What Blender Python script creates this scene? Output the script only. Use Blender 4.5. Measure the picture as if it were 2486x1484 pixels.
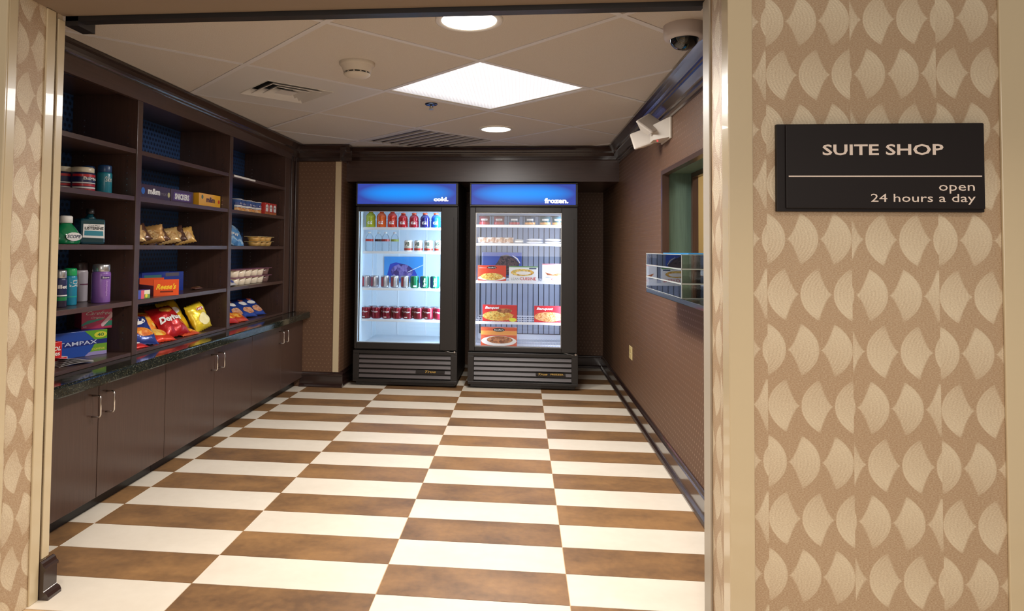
import bpy, bmesh, math, random
from mathutils import Vector, Matrix, noise
random.seed(7)
sc = bpy.context.scene
for o in list(bpy.data.objects): bpy.data.objects.remove(o)
COL = sc.collection
R = math.radians
PI = math.pi

# ------------------------------------------------------------------ camera
yaw, pitch, roll = -0.0935, 0.0355, 0.0098
F_PX, CX, CY, EYE = 1603.9, -126.41, -196.63, 1.44
fwd = Vector((math.sin(yaw)*math.cos(pitch), math.cos(yaw)*math.cos(pitch), math.sin(pitch)))
rgt = Vector((math.cos(yaw), -math.sin(yaw), 0)); up = rgt.cross(fwd)
r2 = rgt*math.cos(roll)+up*math.sin(roll); u2 = -rgt*math.sin(roll)+up*math.cos(roll)
cd = bpy.data.cameras.new('camera'); cam = bpy.data.objects.new('camera', cd); COL.objects.link(cam)
m = Matrix((r2, u2, -fwd)).transposed().to_4x4(); m.translation = Vector((0, 0, EYE)); cam.matrix_world = m
cd.sensor_width = 36; cd.lens = 36*F_PX/2486; cd.shift_x = -CX/2486; cd.shift_y = CY/2486
cd.clip_start = .05; cd.clip_end = 60
sc.camera = cam

# ------------------------------------------------------------------ world, lights, exposure
sc.view_settings.view_transform = 'Standard'; sc.view_settings.look = 'None'
sc.view_settings.gamma = 1; sc.view_settings.use_curve_mapping = False
sc.view_settings.exposure = 0.0
sc.cycles.use_denoising = True
sc.cycles.sample_clamp_indirect = 4
sc.cycles.max_bounces = 10; sc.cycles.transparent_max_bounces = 24; sc.cycles.diffuse_bounces = 5
w = bpy.data.worlds.new('world'); sc.world = w; w.use_nodes = True
bg = w.node_tree.nodes['Background']; bg.inputs[0].default_value = (1.0, .92, .84, 1); bg.inputs[1].default_value = .30

def area(name, loc, size, energy, color=(1, 1, 1), rot=(0, 0, 0), size_y=None, disk=False, spread=180, parent=None):
    l = bpy.data.lights.new(name, 'AREA'); l.energy = energy; l.color = color; l.size = size; l.spread = R(spread)
    l.shape = 'DISK' if disk else ('RECTANGLE' if size_y else 'SQUARE')
    if size_y: l.size_y = size_y
    o = bpy.data.objects.new(name, l); COL.objects.link(o); o.location = loc; o.rotation_euler = rot
    if parent: o.parent = parent
    return o
CEIL = 2.49
GX, GY, CELL = -.2425, 3.669, .965
GA = R(45.09)
gi = Vector((math.cos(GA), math.sin(GA)))*CELL; gj = Vector((-math.sin(GA), math.cos(GA)))*CELL
def node(i, j): return Vector((GX, GY))+gi*i+gj*j
TROF = node(.5, .5)
area('troffer_light', (TROF.x, TROF.y, CEIL-.03), .86, 54, (1, .985, .965), (0, 0, GA))
area('downlight_lamp', (-.248, 3.0, CEIL-.03), .22, 34, (1, .93, .84), disk=True, spread=150)
area('downlight_lamp', (-.232, 5.79, CEIL-.03), .20, 16, (1, .93, .84), disk=True, spread=150)
for cx_, cy_, e_ in ((-1.3, 1.0, 12), (.4, .7, 13), (1.35, 1.0, 14)):       # corridor downlights behind and above the camera
    area('corridor_lamp', (cx_, cy_, 2.75), .28, e_, (1, .90, .79), disk=True, spread=110)
area('corridor_fill', (0, -1.6, 2.0), 3.0, 56, (1, .91, .82), (R(68), 0, 0), size_y=1.6)  # unseen fill light, added to brighten the room and shelves
area('office_lamp', (1.9, 4.2, 2.2), .8, 16, (1, .86, .66))

# ------------------------------------------------------------------ helpers: materials
def lin(c):
    c = [x/255 for x in c]
    return tuple((x/12.92 if x <= .04045 else ((x+.055)/1.055)**2.4) for x in c)+(1,)
MATS = {}
def newmat(name):
    mt = bpy.data.materials.new(name); mt.use_nodes = True
    b = mt.node_tree.nodes['Principled BSDF']; return mt, mt.node_tree, b
def mat(name, rgb, rough=.5, metal=0, spec=.5, bump=0, bscale=200, vary=0, vscale=20, coat=0, emit=0, stretch=None, alpha=None):
    if name in MATS: return MATS[name]
    mt, nt, b = newmat(name); c = lin(rgb)
    b.inputs['Base Color'].default_value = c; b.inputs['Roughness'].default_value = rough
    b.inputs['Metallic'].default_value = metal; b.inputs['Specular IOR Level'].default_value = spec
    b.inputs['Coat Weight'].default_value = coat
    if emit: b.inputs['Emission Color'].default_value = c; b.inputs['Emission Strength'].default_value = emit
    if bump or vary:
        tc = nt.nodes.new('ShaderNodeTexCoord'); mp = nt.nodes.new('ShaderNodeMapping'); nt.links.new(tc.outputs['Object'], mp.inputs[0])
        if stretch: mp.inputs['Scale'].default_value = stretch
    if vary:
        n = nt.nodes.new('ShaderNodeTexNoise'); n.inputs['Scale'].default_value = vscale; n.inputs['Detail'].default_value = 6
        nt.links.new(mp.outputs[0], n.inputs['Vector'])
        r = nt.nodes.new('ShaderNodeValToRGB'); r.color_ramp.elements[0].position = .3; r.color_ramp.elements[1].position = .7
        r.color_ramp.elements[0].color = tuple(x*(1-vary) for x in c[:3])+(1,); r.color_ramp.elements[1].color = tuple(min(1, x*(1+vary)) for x in c[:3])+(1,)
        nt.links.new(n.outputs[0], r.inputs[0]); nt.links.new(r.outputs[0], b.inputs['Base Color'])
    if bump:
        n = nt.nodes.new('ShaderNodeTexNoise'); n.inputs['Scale'].default_value = bscale; n.inputs['Detail'].default_value = 4
        nt.links.new(mp.outputs[0], n.inputs['Vector'])
        bp = nt.nodes.new('ShaderNodeBump'); bp.inputs['Strength'].default_value = bump; bp.inputs['Distance'].default_value = .01
        nt.links.new(n.outputs[0], bp.inputs['Height']); nt.links.new(bp.outputs[0], b.inputs['Normal'])
    MATS[name] = mt; return mt

class S:                                                     # node expression: arithmetic on sockets
    def __init__(s, nt, v): s.nt, s.v = nt, v
    def _m(s, op, *a):
        n = s.nt.nodes.new('ShaderNodeMath'); n.operation = op
        for i, x in enumerate((s,)+a):
            if isinstance(x, S): x = x.v
            if isinstance(x, (int, float)): n.inputs[i].default_value = x
            else: s.nt.links.new(x, n.inputs[i])
        return S(s.nt, n.outputs[0])
    def __add__(s, o): return s._m('ADD', o)
    def __sub__(s, o): return s._m('SUBTRACT', o)
    def __mul__(s, o): return s._m('MULTIPLY', o)
    def __truediv__(s, o): return s._m('DIVIDE', o)
    def __radd__(s, o): return s+o
    def __rmul__(s, o): return s*o
    def __rsub__(s, o): return (s*-1)+o
    def floor(s): return s._m('FLOOR')
    def fract(s): return s._m('FRACT')
    def abs(s): return s._m('ABSOLUTE')
    def sin(s): return s._m('SINE')
    def sqrt(s): return s._m('SQRT')
    def mod(s, o): return s._m('FLOORED_MODULO', o)
    def gt(s, o): return s._m('GREATER_THAN', o)
    def lt(s, o): return s._m('LESS_THAN', o)
    def clamp(s): return s._m('MINIMUM', 1.0)._m('MAXIMUM', 0.0)
def position(nt, kind='world'):
    if kind == 'world': n = nt.nodes.new('ShaderNodeNewGeometry'); out = n.outputs['Position']
    else: n = nt.nodes.new('ShaderNodeTexCoord'); out = n.outputs['Object']
    sp = nt.nodes.new('ShaderNodeSeparateXYZ'); nt.links.new(out, sp.inputs[0])
    return out, [S(nt, sp.outputs[i]) for i in range(3)]
def mixc(nt, f, a, b):
    n = nt.nodes.new('ShaderNodeMix'); n.data_type = 'RGBA'
    for idx, x in ((0, f), (6, a), (7, b)):
        if isinstance(x, S): x = x.v
        if isinstance(x, (tuple, float, int)): n.inputs[idx].default_value = x
        else: nt.links.new(x, n.inputs[idx])
    return n.outputs[2]
def noise_tex(nt, vec, scale, detail=4, mapping=None):
    if mapping:
        mp = nt.nodes.new('ShaderNodeMapping'); mp.inputs['Scale'].default_value = mapping; nt.links.new(vec, mp.inputs[0]); vec = mp.outputs[0]
    n = nt.nodes.new('ShaderNodeTexNoise'); n.inputs['Scale'].default_value = scale; n.inputs['Detail'].default_value = detail
    nt.links.new(vec, n.inputs['Vector']); return S(nt, n.outputs[0])
def set_bump(nt, b, h, strength=.3, dist=.002):
    bp = nt.nodes.new('ShaderNodeBump'); bp.inputs['Strength'].default_value = strength; bp.inputs['Distance'].default_value = dist
    nt.links.new(h.v if isinstance(h, S) else h, bp.inputs['Height']); nt.links.new(bp.outputs[0], b.inputs['Normal'])

def wallpaper_leaf():
    mt, nt, b = newmat('leaf_wallpaper'); vec, (x, y, z) = position(nt)
    h = x+y-3.118
    v = (z-1.389)/.184; row = v.floor(); fv = v.fract(); t = ((fv*2-1).abs()*1.03)._m('MINIMUM', 1.0)
    panel = (h/.2705).floor(); p = panel.mod(2); r = row.mod(2); par = (row+panel).mod(2)
    off = (1-p)*(1-r)*.0593+p*(1-r)*.042+p*r*.0065
    uu = ((h-panel*.2705-off)/.1056).fract(); uu = uu+par*(1-uu*2)
    L = t._m('POWER', .58)*.43; Rr = .43+.58*(1-t._m('POWER', 2.1))._m('POWER', .9)
    leaf = ((uu-L)*18).clamp()*((Rr-uu)*26).clamp()
    leaf = leaf*(1-t._m('POWER', 9.0))
    fade = fv+par*(1-fv*2)
    stripes = ((uu*1.1+t*t*.6+par*.3)*52).sin()*.5+.5
    grain = noise_tex(nt, vec, 170, 5, (1, 1, 2.4)); big = noise_tex(nt, vec, 1.3, 2)
    tone = (leaf*(.26+.36*fade+.08*uu+stripes*.07)+(grain-.5)*1.25+(big-.5)*.25+.14).clamp()
    nt.links.new(mixc(nt, tone, lin((172, 142, 110)), lin((224, 209, 180))), b.inputs['Base Color'])
    b.inputs['Roughness'].default_value = .42; b.inputs['Metallic'].default_value = .12
    set_bump(nt, b, grain+stripes*leaf*.3, .5, .002); return mt
def wallpaper_dots(name, base, dot, sp=.040, rad=.20, hexa=False):
    mt, nt, b = newmat(name); vec, (x, y, z) = position(nt)
    h = (x+y)/sp; v = z/(sp*.866); row = v.floor(); u = (h+row.mod(2)*.5).fract()-.5; vv = v.fract()-.5
    d = (u*u+vv*vv).sqrt(); k = ((rad-d)*14).clamp()
    n = noise_tex(nt, vec, 300, 2)
    c0 = mixc(nt, n, tuple(c*.85 for c in lin(base)[:3])+(1,), tuple(c*1.15 for c in lin(base)[:3])+(1,))
    nt.links.new(mixc(nt, k*.8, c0, lin(dot)), b.inputs['Base Color'])
    r = .55-k*.25; nt.links.new(r.v, b.inputs['Roughness'])
    set_bump(nt, b, k+n*.3, .3, .002); return mt
def wood(name, base, rough=.3, axis='z', coat=.15):
    mt, nt, b = newmat(name); vec, _ = position(nt, 'world')
    sc_ = {'z': (60, 60, 2.5), 'y': (60, 2.5, 60), 'x': (2.5, 60, 60)}[axis]
    n = noise_tex(nt, vec, 1.6, 5, sc_)
    c = lin(base)[:3]
    nt.links.new(mixc(nt, n, tuple(v*.62 for v in c)+(1,), tuple(v*1.38 for v in c)+(1,)), b.inputs['Base Color'])
    b.inputs['Roughness'].default_value = rough; b.inputs['Coat Weight'].default_value = coat; b.inputs['Coat Roughness'].default_value = .2
    set_bump(nt, b, n, .12, .001); return mt
def tile_mat(name, a, bcol, scale, rough):
    mt, nt, b = newmat(name)
    vec, _ = position(nt); oi = nt.nodes.new('ShaderNodeObjectInfo'); rnd = S(nt, oi.outputs['Random'])
    n = noise_tex(nt, vec, scale, 8, (1, 1.7, 1)); n2 = noise_tex(nt, vec, scale*9, 5)
    f = ((n-.5)*1.9+.5+(n2-.5)*.8+(rnd-.5)*.35).clamp()
    nt.links.new(mixc(nt, f, lin(a), lin(bcol)), b.inputs['Base Color']); b.inputs['Roughness'].default_value = rough
    set_bump(nt, b, n2, .05, .001); return mt
def granite():
    mt, nt, b = newmat('granite'); vec, _ = position(nt)
    vo = nt.nodes.new('ShaderNodeTexVoronoi'); vo.inputs['Scale'].default_value = 210; nt.links.new(vec, vo.inputs['Vector'])
    cr = nt.nodes.new('ShaderNodeValToRGB'); e = cr.color_ramp.elements
    sp = nt.nodes.new('ShaderNodeSeparateColor'); nt.links.new(vo.outputs['Color'], sp.inputs[0]); nt.links.new(sp.outputs[0], cr.inputs[0])
    cr.color_ramp.interpolation = 'CONSTANT'
    e[0].position = 0; e[0].color = lin((24, 28, 24)); e[1].position = .6; e[1].color = lin((44, 50, 43))
    for p_, c_ in ((.8, (34, 38, 30)), (.88, (84, 86, 72)), (.95, (70, 62, 40))):
        k = e.new(p_); k.color = lin(c_)
    n = noise_tex(nt, vec, 9, 5)
    nt.links.new(mixc(nt, n*.4, cr.outputs[0], lin((30, 30, 26))), b.inputs['Base Color'])
    b.inputs['Roughness'].default_value = .09; b.inputs['Specular IOR Level'].default_value = .45; return mt
def clear(name, tint=(1, 1, 1), ior=1.45, rough=.02, boost=1.0):
    mt = bpy.data.materials.new(name); mt.use_nodes = True; nt = mt.node_tree; nt.nodes.clear()
    out = nt.nodes.new('ShaderNodeOutputMaterial'); mx = nt.nodes.new('ShaderNodeMixShader')
    tr = nt.nodes.new('ShaderNodeBsdfTransparent'); tr.inputs[0].default_value = tint+(1,)
    gl = nt.nodes.new('ShaderNodeBsdfGlossy'); gl.inputs['Roughness'].default_value = rough
    fr = nt.nodes.new('ShaderNodeFresnel'); fr.inputs[0].default_value = ior
    f = (S(nt, fr.outputs[0])*boost).clamp()
    nt.links.new(f.v, mx.inputs[0]); nt.links.new(tr.outputs[0], mx.inputs[1]); nt.links.new(gl.outputs[0], mx.inputs[2]); nt.links.new(mx.outputs[0], out.inputs[0])
    return mt
def food_print(name, cols, scale=60):
    mt, nt, b = newmat(name); tc = nt.nodes.new('ShaderNodeTexCoord')
    vo = nt.nodes.new('ShaderNodeTexVoronoi'); vo.inputs['Scale'].default_value = scale; nt.links.new(tc.outputs['Object'], vo.inputs['Vector'])
    sp = nt.nodes.new('ShaderNodeSeparateColor'); nt.links.new(vo.outputs['Color'], sp.inputs[0])
    n = noise_tex(nt, tc.outputs['Object'], scale*1.5, 4)
    f = (S(nt, sp.outputs[0])*.7+n*.4-.05).clamp()
    cr = nt.nodes.new('ShaderNodeValToRGB'); e = cr.color_ramp.elements
    e[0].color = lin(cols[0]); e[1].color = lin(cols[-1])
    for i, c in enumerate(cols[1:-1]): k = e.new((i+1)/(len(cols)-1)); k.color = lin(c)
    nt.links.new(f.v, cr.inputs[0]); nt.links.new(cr.outputs[0], b.inputs['Base Color']); b.inputs['Roughness'].default_value = .35; return mt

M = dict(
 leaf=wallpaper_leaf(),
 brown=wallpaper_dots('brown_dotted_wallpaper', (102, 73, 53), (126, 96, 72), .042, .2),
 blueback=wallpaper_dots('blue_dotted_panel', (58, 92, 146), (26, 38, 66), .040, .36),
 woodv=wood('espresso_wood', (72, 52, 44)), woody=wood('espresso_wood_long', (74, 54, 48), axis='y'), woodx=wood('espresso_wood_cross', (66, 47, 41), axis='x'),
 base=wood('gloss_baseboard', (48, 33, 30), .16, 'y', .6),
 brt=tile_mat('brown_floor_tile', (106, 79, 56), (158, 118, 76), 3.2, .42), wht=tile_mat('cream_floor_tile', (222, 210, 192), (234, 223, 206), 2.2, .36),
 grout=mat('tan_grout', (196, 164, 124), .8, bump=.1), granite=granite(),
 guard=mat('cream_plastic', (204, 186, 152), .26, coat=.35, bump=.02, bscale=60, stretch=(8, 8, 1)),
 guardg=mat('grey_plastic', (176, 166, 150), .38, spec=.3),
 plaster=mat('tan_paint', (134, 116, 98), .75, bump=.03, bscale=300), tanwall=mat('office_tan_paint', (196, 172, 120), .8, bump=.03),
 ctile=mat('ceiling_board', (200, 191, 181), .95, bump=.35, bscale=260, vary=.05, vscale=190), cgrid=mat('ceiling_grid_metal', (208, 205, 206), .5),
 cback=mat('ceiling_void', (110, 104, 98), .9), whitem=mat('white_enamel', (214, 210, 204), .4), vent=mat('vent_metal', (200, 196, 192), .5), voidd=mat('dark_void', (22, 20, 20), .8),
 black=mat('black_enamel', (30, 26, 25), .36, bump=.02, bscale=400), black2=mat('black_plastic', (28, 25, 25), .4), louvre=mat('charcoal_louvre', (84, 76, 76), .42),
 chrome=mat('chrome', (225, 222, 218), .14, 1), steel=mat('brushed_steel', (170, 165, 160), .3, 1), white=mat('white_liner', (225, 230, 236), .35),
 wire=mat('white_wire', (238, 240, 244), .35), green=mat('green_reveal', (84, 108, 96), .7, bump=.15, bscale=120, vary=.12, vscale=160, stretch=(1, 1, .05)),
 sign=mat('sign_black', (25, 17, 16), .5, spec=.3), signt=mat('sign_white', (232, 214, 200), .5), glass=clear('door_glass', (.97, .98, .98), 1.45, .01, .8),
 acryl=clear('clear_acrylic', (.95, .965, .96), 1.49, .015, 1.05), acryledge=mat('acrylic_edge', (190, 196, 190), .2), petw=clear('clear_bottle_plastic', (.93, .96, .98), 1.25, .1, .6),
 smoke=mat('detector_plastic', (196, 186, 172), .5), camera=mat('camera_housing', (190, 180, 176), .45), dome=mat('dark_dome', (16, 22, 24), .06, coat=.5),
 blue=mat('blue_sheet', (40, 130, 190), .4), glintw=mat('white_glint', (228, 226, 222), .6), gold=mat('gold_foil', (206, 170, 90), .3, .6),
 silver=mat('can_silver', (200, 202, 206), .25, .85), txtw=mat('print_white', (240, 238, 234), .5), txtk=mat('print_black', (24, 22, 26), .5),
 red_led=mat('red_led', (255, 30, 40), .3, emit=4), lens=mat('downlight_lens', (255, 246, 232), .4, emit=9),
)
def emis_panel():
    mt, nt, b = newmat('prismatic_lens'); vec, (x, y, z) = position(nt, 'object')
    a = (x*190).sin()*(y*190).sin(); edge = ((.465-y)*7).clamp()
    vo = (a*.30+.72)
    f = (vo*(edge*.75+.25)).clamp()
    nt.links.new(mixc(nt, f, (.30, .30, .32, 1), (1, .98, 1.0, 1)), b.inputs['Emission Color']); b.inputs['Emission Strength'].default_value = 1.15
    b.inputs['Base Color'].default_value = (.5, .5, .5, 1); return mt
def header_panel(w_, h_):
    mt, nt, b = newmat('lit_blue_header'); vec, (x, y, z) = position(nt, 'object')
    ex = ((x.abs()/(w_*.5))._m('POWER', 3.0)); ez = ((z-h_*.04).abs()/(h_*.5))._m('POWER', 1.7)
    f = (1-(ex+ez)).clamp()
    nt.links.new(mixc(nt, f, (.03, .055, .36, 1), (.0, .30, 1.0, 1)), b.inputs['Emission Color']); b.inputs['Emission Strength'].default_value = 1.0
    b.inputs['Base Color'].default_value = (.01, .02, .08, 1); b.inputs['Roughness'].default_value = .6; return mt

# ------------------------------------------------------------------ helpers: meshes
class MB:
    def __init__(s): s.v = []; s.f = []; s.m = []; s.sm = []
    def add(s, vs, fs, mi=0, smooth=False, mtx=None):
        k = len(s.v); s.v += [tuple(mtx @ Vector(p)) if mtx else tuple(p) for p in vs]
        s.f += [tuple(i+k for i in f) for f in fs]; s.m += [mi]*len(fs); s.sm += [smooth]*len(fs); return s
    def box(s, x0, x1, y0, y1, z0, z1, mi=0, mtx=None, c=0):
        if c <= 0:
            vs = [(x, y, z) for z in (z0, z1) for y in (y0, y1) for x in (x0, x1)]
            return s.add(vs, [(0, 2, 3, 1), (4, 5, 7, 6), (0, 1, 5, 4), (2, 6, 7, 3), (0, 4, 6, 2), (1, 3, 7, 5)], mi, mtx=mtx)
        bm = bmesh.new(); bmesh.ops.create_cube(bm, size=1)
        for v in bm.verts: v.co = Vector(((x0+x1)/2+v.co.x*(x1-x0), (y0+y1)/2+v.co.y*(y1-y0), (z0+z1)/2+v.co.z*(z1-z0)))
        bmesh.ops.bevel(bm, geom=bm.edges[:], offset=c, segments=2, affect='EDGES', profile=.5)
        bm.verts.index_update(); vs = [v.co[:] for v in bm.verts]; fs = [tuple(v.index for v in f.verts) for f in bm.faces]; bm.free()
        return s.add(vs, fs, mi, mtx=mtx)
    def prism(s, poly, z0, z1, mi=0, mtx=None):               # poly counter-clockwise in xy, extruded along z
        n = len(poly); vs = [(p[0], p[1], z0) for p in poly]+[(p[0], p[1], z1) for p in poly]
        fs = [tuple(range(n-1, -1, -1)), tuple(range(n, 2*n))]+[(i, (i+1) % n, n+(i+1) % n, n+i) for i in range(n)]
        return s.add(vs, fs, mi, mtx=mtx)
    def lathe(s, prof, seg=24, mi=0, smooth=True, mtx=None, capb=True, capt=True, sx=1, sy=1):
        vs = []; fs = []
        for r, z in prof:
            for k in range(seg): a = 2*PI*k/seg; vs.append((r*math.cos(a)*sx, r*math.sin(a)*sy, z))
        for i in range(len(prof)-1):
            for k in range(seg): q = (k+1) % seg; fs.append((i*seg+k, i*seg+q, (i+1)*seg+q, (i+1)*seg+k))
        s.add(vs, fs, mi, smooth, mtx); b = len(s.v)-len(vs)
        if capb: s.f.append(tuple(b+k for k in range(seg-1, -1, -1))); s.m.append(mi); s.sm.append(False)
        if capt: t = b+(len(prof)-1)*seg; s.f.append(tuple(t+k for k in range(seg))); s.m.append(mi); s.sm.append(False)
        return s
    def tube(s, pts, r, seg=8, mi=0):
        pts = [Vector(p) for p in pts]; vs = []; fs = []; ref = None
        for i, p in enumerate(pts):
            d = (pts[min(i+1, len(pts)-1)]-pts[max(i-1, 0)]).normalized()
            if ref is None: ref = d.orthogonal().normalized()
            ref = (ref-d*ref.dot(d)).normalized(); b = d.cross(ref)
            for k in range(seg): a = 2*PI*k/seg; vs.append(p+ref*(r*math.cos(a))+b*(r*math.sin(a)))
        for i in range(len(pts)-1):
            for k in range(seg): q = (k+1) % seg; fs.append((i*seg+k, i*seg+q, (i+1)*seg+q, (i+1)*seg+k))
        fs.append(tuple(range(seg-1, -1, -1))); fs.append(tuple((len(pts)-1)*seg+k for k in range(seg)))
        return s.add(vs, fs, mi, True)
    def build(s, name, mats, parent=None, loc=None, rot=None):
        me = bpy.data.meshes.new(name); me.from_pydata(s.v, [], s.f); me.validate()
        for mm in (mats if isinstance(mats, (list, tuple)) else [mats]): me.materials.append(mm)
        for i, p in enumerate(me.polygons): p.material_index = s.m[i]; p.use_smooth = s.sm[i]
        me.update(); o = bpy.data.objects.new(name, me); COL.objects.link(o)
        if parent: o.parent = parent
        if loc: o.location = loc
        if rot: o.rotation_euler = rot
        return o
def bx(name, mt, x0, x1, y0, y1, z0, z1, parent=None, c=0): return MB().box(x0, x1, y0, y1, z0, z1, c=c).build(name, mt, parent)
def thing(name, label, cat, loc=(0, 0, 0), rot=(0, 0, 0), group=None):
    o = bpy.data.objects.new(name, None); COL.objects.link(o); o.location = loc; o.rotation_euler = rot; o.empty_display_size = .05
    o['label'] = label; o['category'] = cat
    if group: o['group'] = group
    return o
def tag(o, label, cat, group=None, kind=None):
    o['label'] = label; o['category'] = cat
    if group: o['group'] = group
    if kind: o['kind'] = kind
    return o
def struct(o, label, cat): return tag(o, label, cat, kind='structure')
def clone(o, parent=None):
    c = o.copy(); COL.objects.link(c)
    if parent: c.parent = parent
    for ch in o.children:
        if ch.type != 'LIGHT': clone(ch, c)
    return c
ORD = ['first', 'second', 'third', 'fourth', 'fifth', 'sixth', 'seventh', 'eighth', 'ninth', 'tenth']
_T = {}
def text_geo(s, bold=0.0, res=2):
    k = (s, bold)
    if k not in _T:
        cu = bpy.data.curves.new('text', 'FONT'); cu.body = s; cu.size = 1; cu.offset = bold; cu.resolution_u = res; cu.fill_mode = 'FRONT'
        ob = bpy.data.objects.new('text', cu); COL.objects.link(ob); dg = bpy.context.evaluated_depsgraph_get(); ev = ob.evaluated_get(dg); me = ev.to_mesh()
        vs = [v.co[:2] for v in me.vertices]; fs = [tuple(p.vertices) for p in me.polygons]; ev.to_mesh_clear()
        bpy.data.objects.remove(ob); bpy.data.curves.remove(cu)
        x0 = min(v[0] for v in vs); x1 = max(v[0] for v in vs); y0 = min(v[1] for v in vs); y1 = max(v[1] for v in vs)
        _T[k] = ([((v[0]-x0)/(x1-x0), (v[1]-y0)/(y1-y0)) for v in vs], fs)
    return _T[k]
def lettering(s, mt, x0, x1, z0, z1, y, parent, bold=.0, rotq=0, fn=None, name='lettering', slant=0):
    """flat print on a face that looks along -Y; fn maps (x, z) to y for curved faces; rotq=1 reads upwards"""
    vs, fs = text_geo(s, bold); out = []
    for a, b in vs:
        if rotq: X = x1-(x1-x0)*b; Zz = z0+(z1-z0)*a
        else: X = x0+(x1-x0)*(a+slant*(b-.5)); Zz = z0+(z1-z0)*b
        out.append((X, y if fn is None else fn(X, Zz), Zz))
    return MB().add(out, fs).build(name, mt, parent)
def wrap_lettering(s, mt, r, a0, a1, z0, z1, parent, bold=.0, rotq=0, name='lettering'):
    vs, fs = text_geo(s, bold); out = []
    for a, b in vs:
        if rotq: A = a1-(a1-a0)*b; z = z0+(z1-z0)*a
        else: A = a0+(a1-a0)*a; z = z0+(z1-z0)*b
        out.append((r*math.sin(A), -r*math.cos(A), z))
    return MB().add(out, fs).build(name, mt, parent)
def patch(mt, pts, y, parent, name='printed_panel', fn=None):     # flat printed shape on a -Y face, slightly proud
    vs = [(p[0], y if fn is None else fn(*p), p[1]) for p in pts]
    return MB().add(vs, [tuple(range(len(pts)))]).build(name, mt, parent)
def ell(cx, cz, rx, rz, n=20, a0=0, a1=2*PI): return [(cx+rx*math.cos(a0+(a1-a0)*k/n), cz+rz*math.sin(a0+(a1-a0)*k/n)) for k in range(n if a1-a0 > 6.2 else n+1)]
def wrap_band(mt, r, a0, a1, z0, z1, parent, name='label_band', n=14):
    vs = []; fs = []
    for k in range(n+1):
        A = a0+(a1-a0)*k/n; vs += [(r*math.sin(A), -r*math.cos(A), z0), (r*math.sin(A), -r*math.cos(A), z1)]
    fs = [(2*k, 2*k+2, 2*k+3, 2*k+1) for k in range(n)]
    mb = MB().add(vs, fs, smooth=True); return mb.build(name, mt, parent)

# ================================================================== STRUCTURE
XL, XR, YB = -2.79, .99, 8.2
YF0, YF1 = 2.30, 2.60
# floor: slab with tiles as pieces
fl = struct(bx('floor', M['grout'], -3.3, 1.28, -1.6, YB+.1, -.10, -.0025), 'floor laid with cream and brown oblong tiles in a checkerboard', 'floor')
TW, TD, TX, TY = .7982, .2622, -2.190, 6.685
tilemesh = {}
for c in range(-1, 5):
    for k in range(-6, 19):
        x0 = TX+(c-1)*TW+TW*0; x1 = x0+TW; y1 = TY-k*TD; y0 = y1-TD
        if c == 5 or y0 > YB: continue
        xa, xb = max(x0, -2.80), min(x1, XR)
        if xb-xa < .02: continue
        if y0 < 2.28: continue
        ya, yb = y0, min(y1, YB)
        g = .0016; key = (round(xb-xa, 3), round(yb-ya, 3), (c+k) % 2)
        if key not in tilemesh:
            w2, d2 = (xb-xa)/2-g, (yb-ya)/2-g
            o = MB().box(-w2, w2, -d2, d2, -.006, 0).build('floor_tile', M['brt'] if (c+k) % 2 else M['wht'], fl); tilemesh[key] = o.data
        else:
            o = bpy.data.objects.new('floor_tile', tilemesh[key]); COL.objects.link(o); o.parent = fl
        o.location = ((xa+xb)/2, (ya+yb)/2, 0)
# corridor floor tiles, same laying, in front of the opening
for c in range(-1, 7):
    for k in range(17, 24):
        x0 = TX+(c-1)*TW; y1 = TY-k*TD; y0 = y1-TD
        if y0 >= 2.28: continue
        key = ('f', (c+k) % 2)
        if key not in tilemesh:
            o = MB().box(-TW/2+.0016, TW/2-.0016, -TD/2+.0016, TD/2-.0016, -.006, 0).build('floor_tile', M['brt'] if (c+k) % 2 else M['wht'], fl); tilemesh[key] = o.data
        else:
            o = bpy.data.objects.new('floor_tile', tilemesh[key]); COL.objects.link(o); o.parent = fl
        o.location = (x0+TW/2, (y0+y1)/2, 0)

# walls
struct(bx('wall_left', M['brown'], XL-.1, XL, YF1, YB, 0, 2.7), 'left wall behind the shelving', 'wall')
struct(bx('wall_back', M['brown'], -2.79, XR, YB, YB+.1, 0, 2.7), 'brown dotted back wall of the recess behind the drinks coolers', 'wall')
# right wall with pass-through window opening y 2.95..4.76, z 1.165..1.985
WY0, WY1, WZ0, WZ1 = 2.95, 4.76, 1.165, 1.985
mb = MB()
mb.box(XR, XR+.04, YF1, WY0, 0, 2.7).box(XR, XR+.04, WY1, YB, 0, 2.7).box(XR, XR+.04, WY0, WY1, 0, WZ0).box(XR, XR+.04, WY0, WY1, WZ1, 2.7)
struct(mb.build('wall_right', M['brown']), 'right wall in brown wallpaper with small raised dots', 'wall')
mb = MB(); d = .30
mb.box(XR+.04, XR+d, YF1, WY0-.02, 0, 2.7).box(XR+.04, XR+d, WY1+.02, YB, 0, 2.7).box(XR+.04, XR+d, WY0-.02, WY1+.02, 0, WZ0-.02).box(XR+.04, XR+d, WY0-.02, WY1+.02, WZ1+.02, 2.7)
struct(mb.build('wall_right_core', M['tanwall']), 'office side of the wall around the pass-through window', 'wall')
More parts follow.
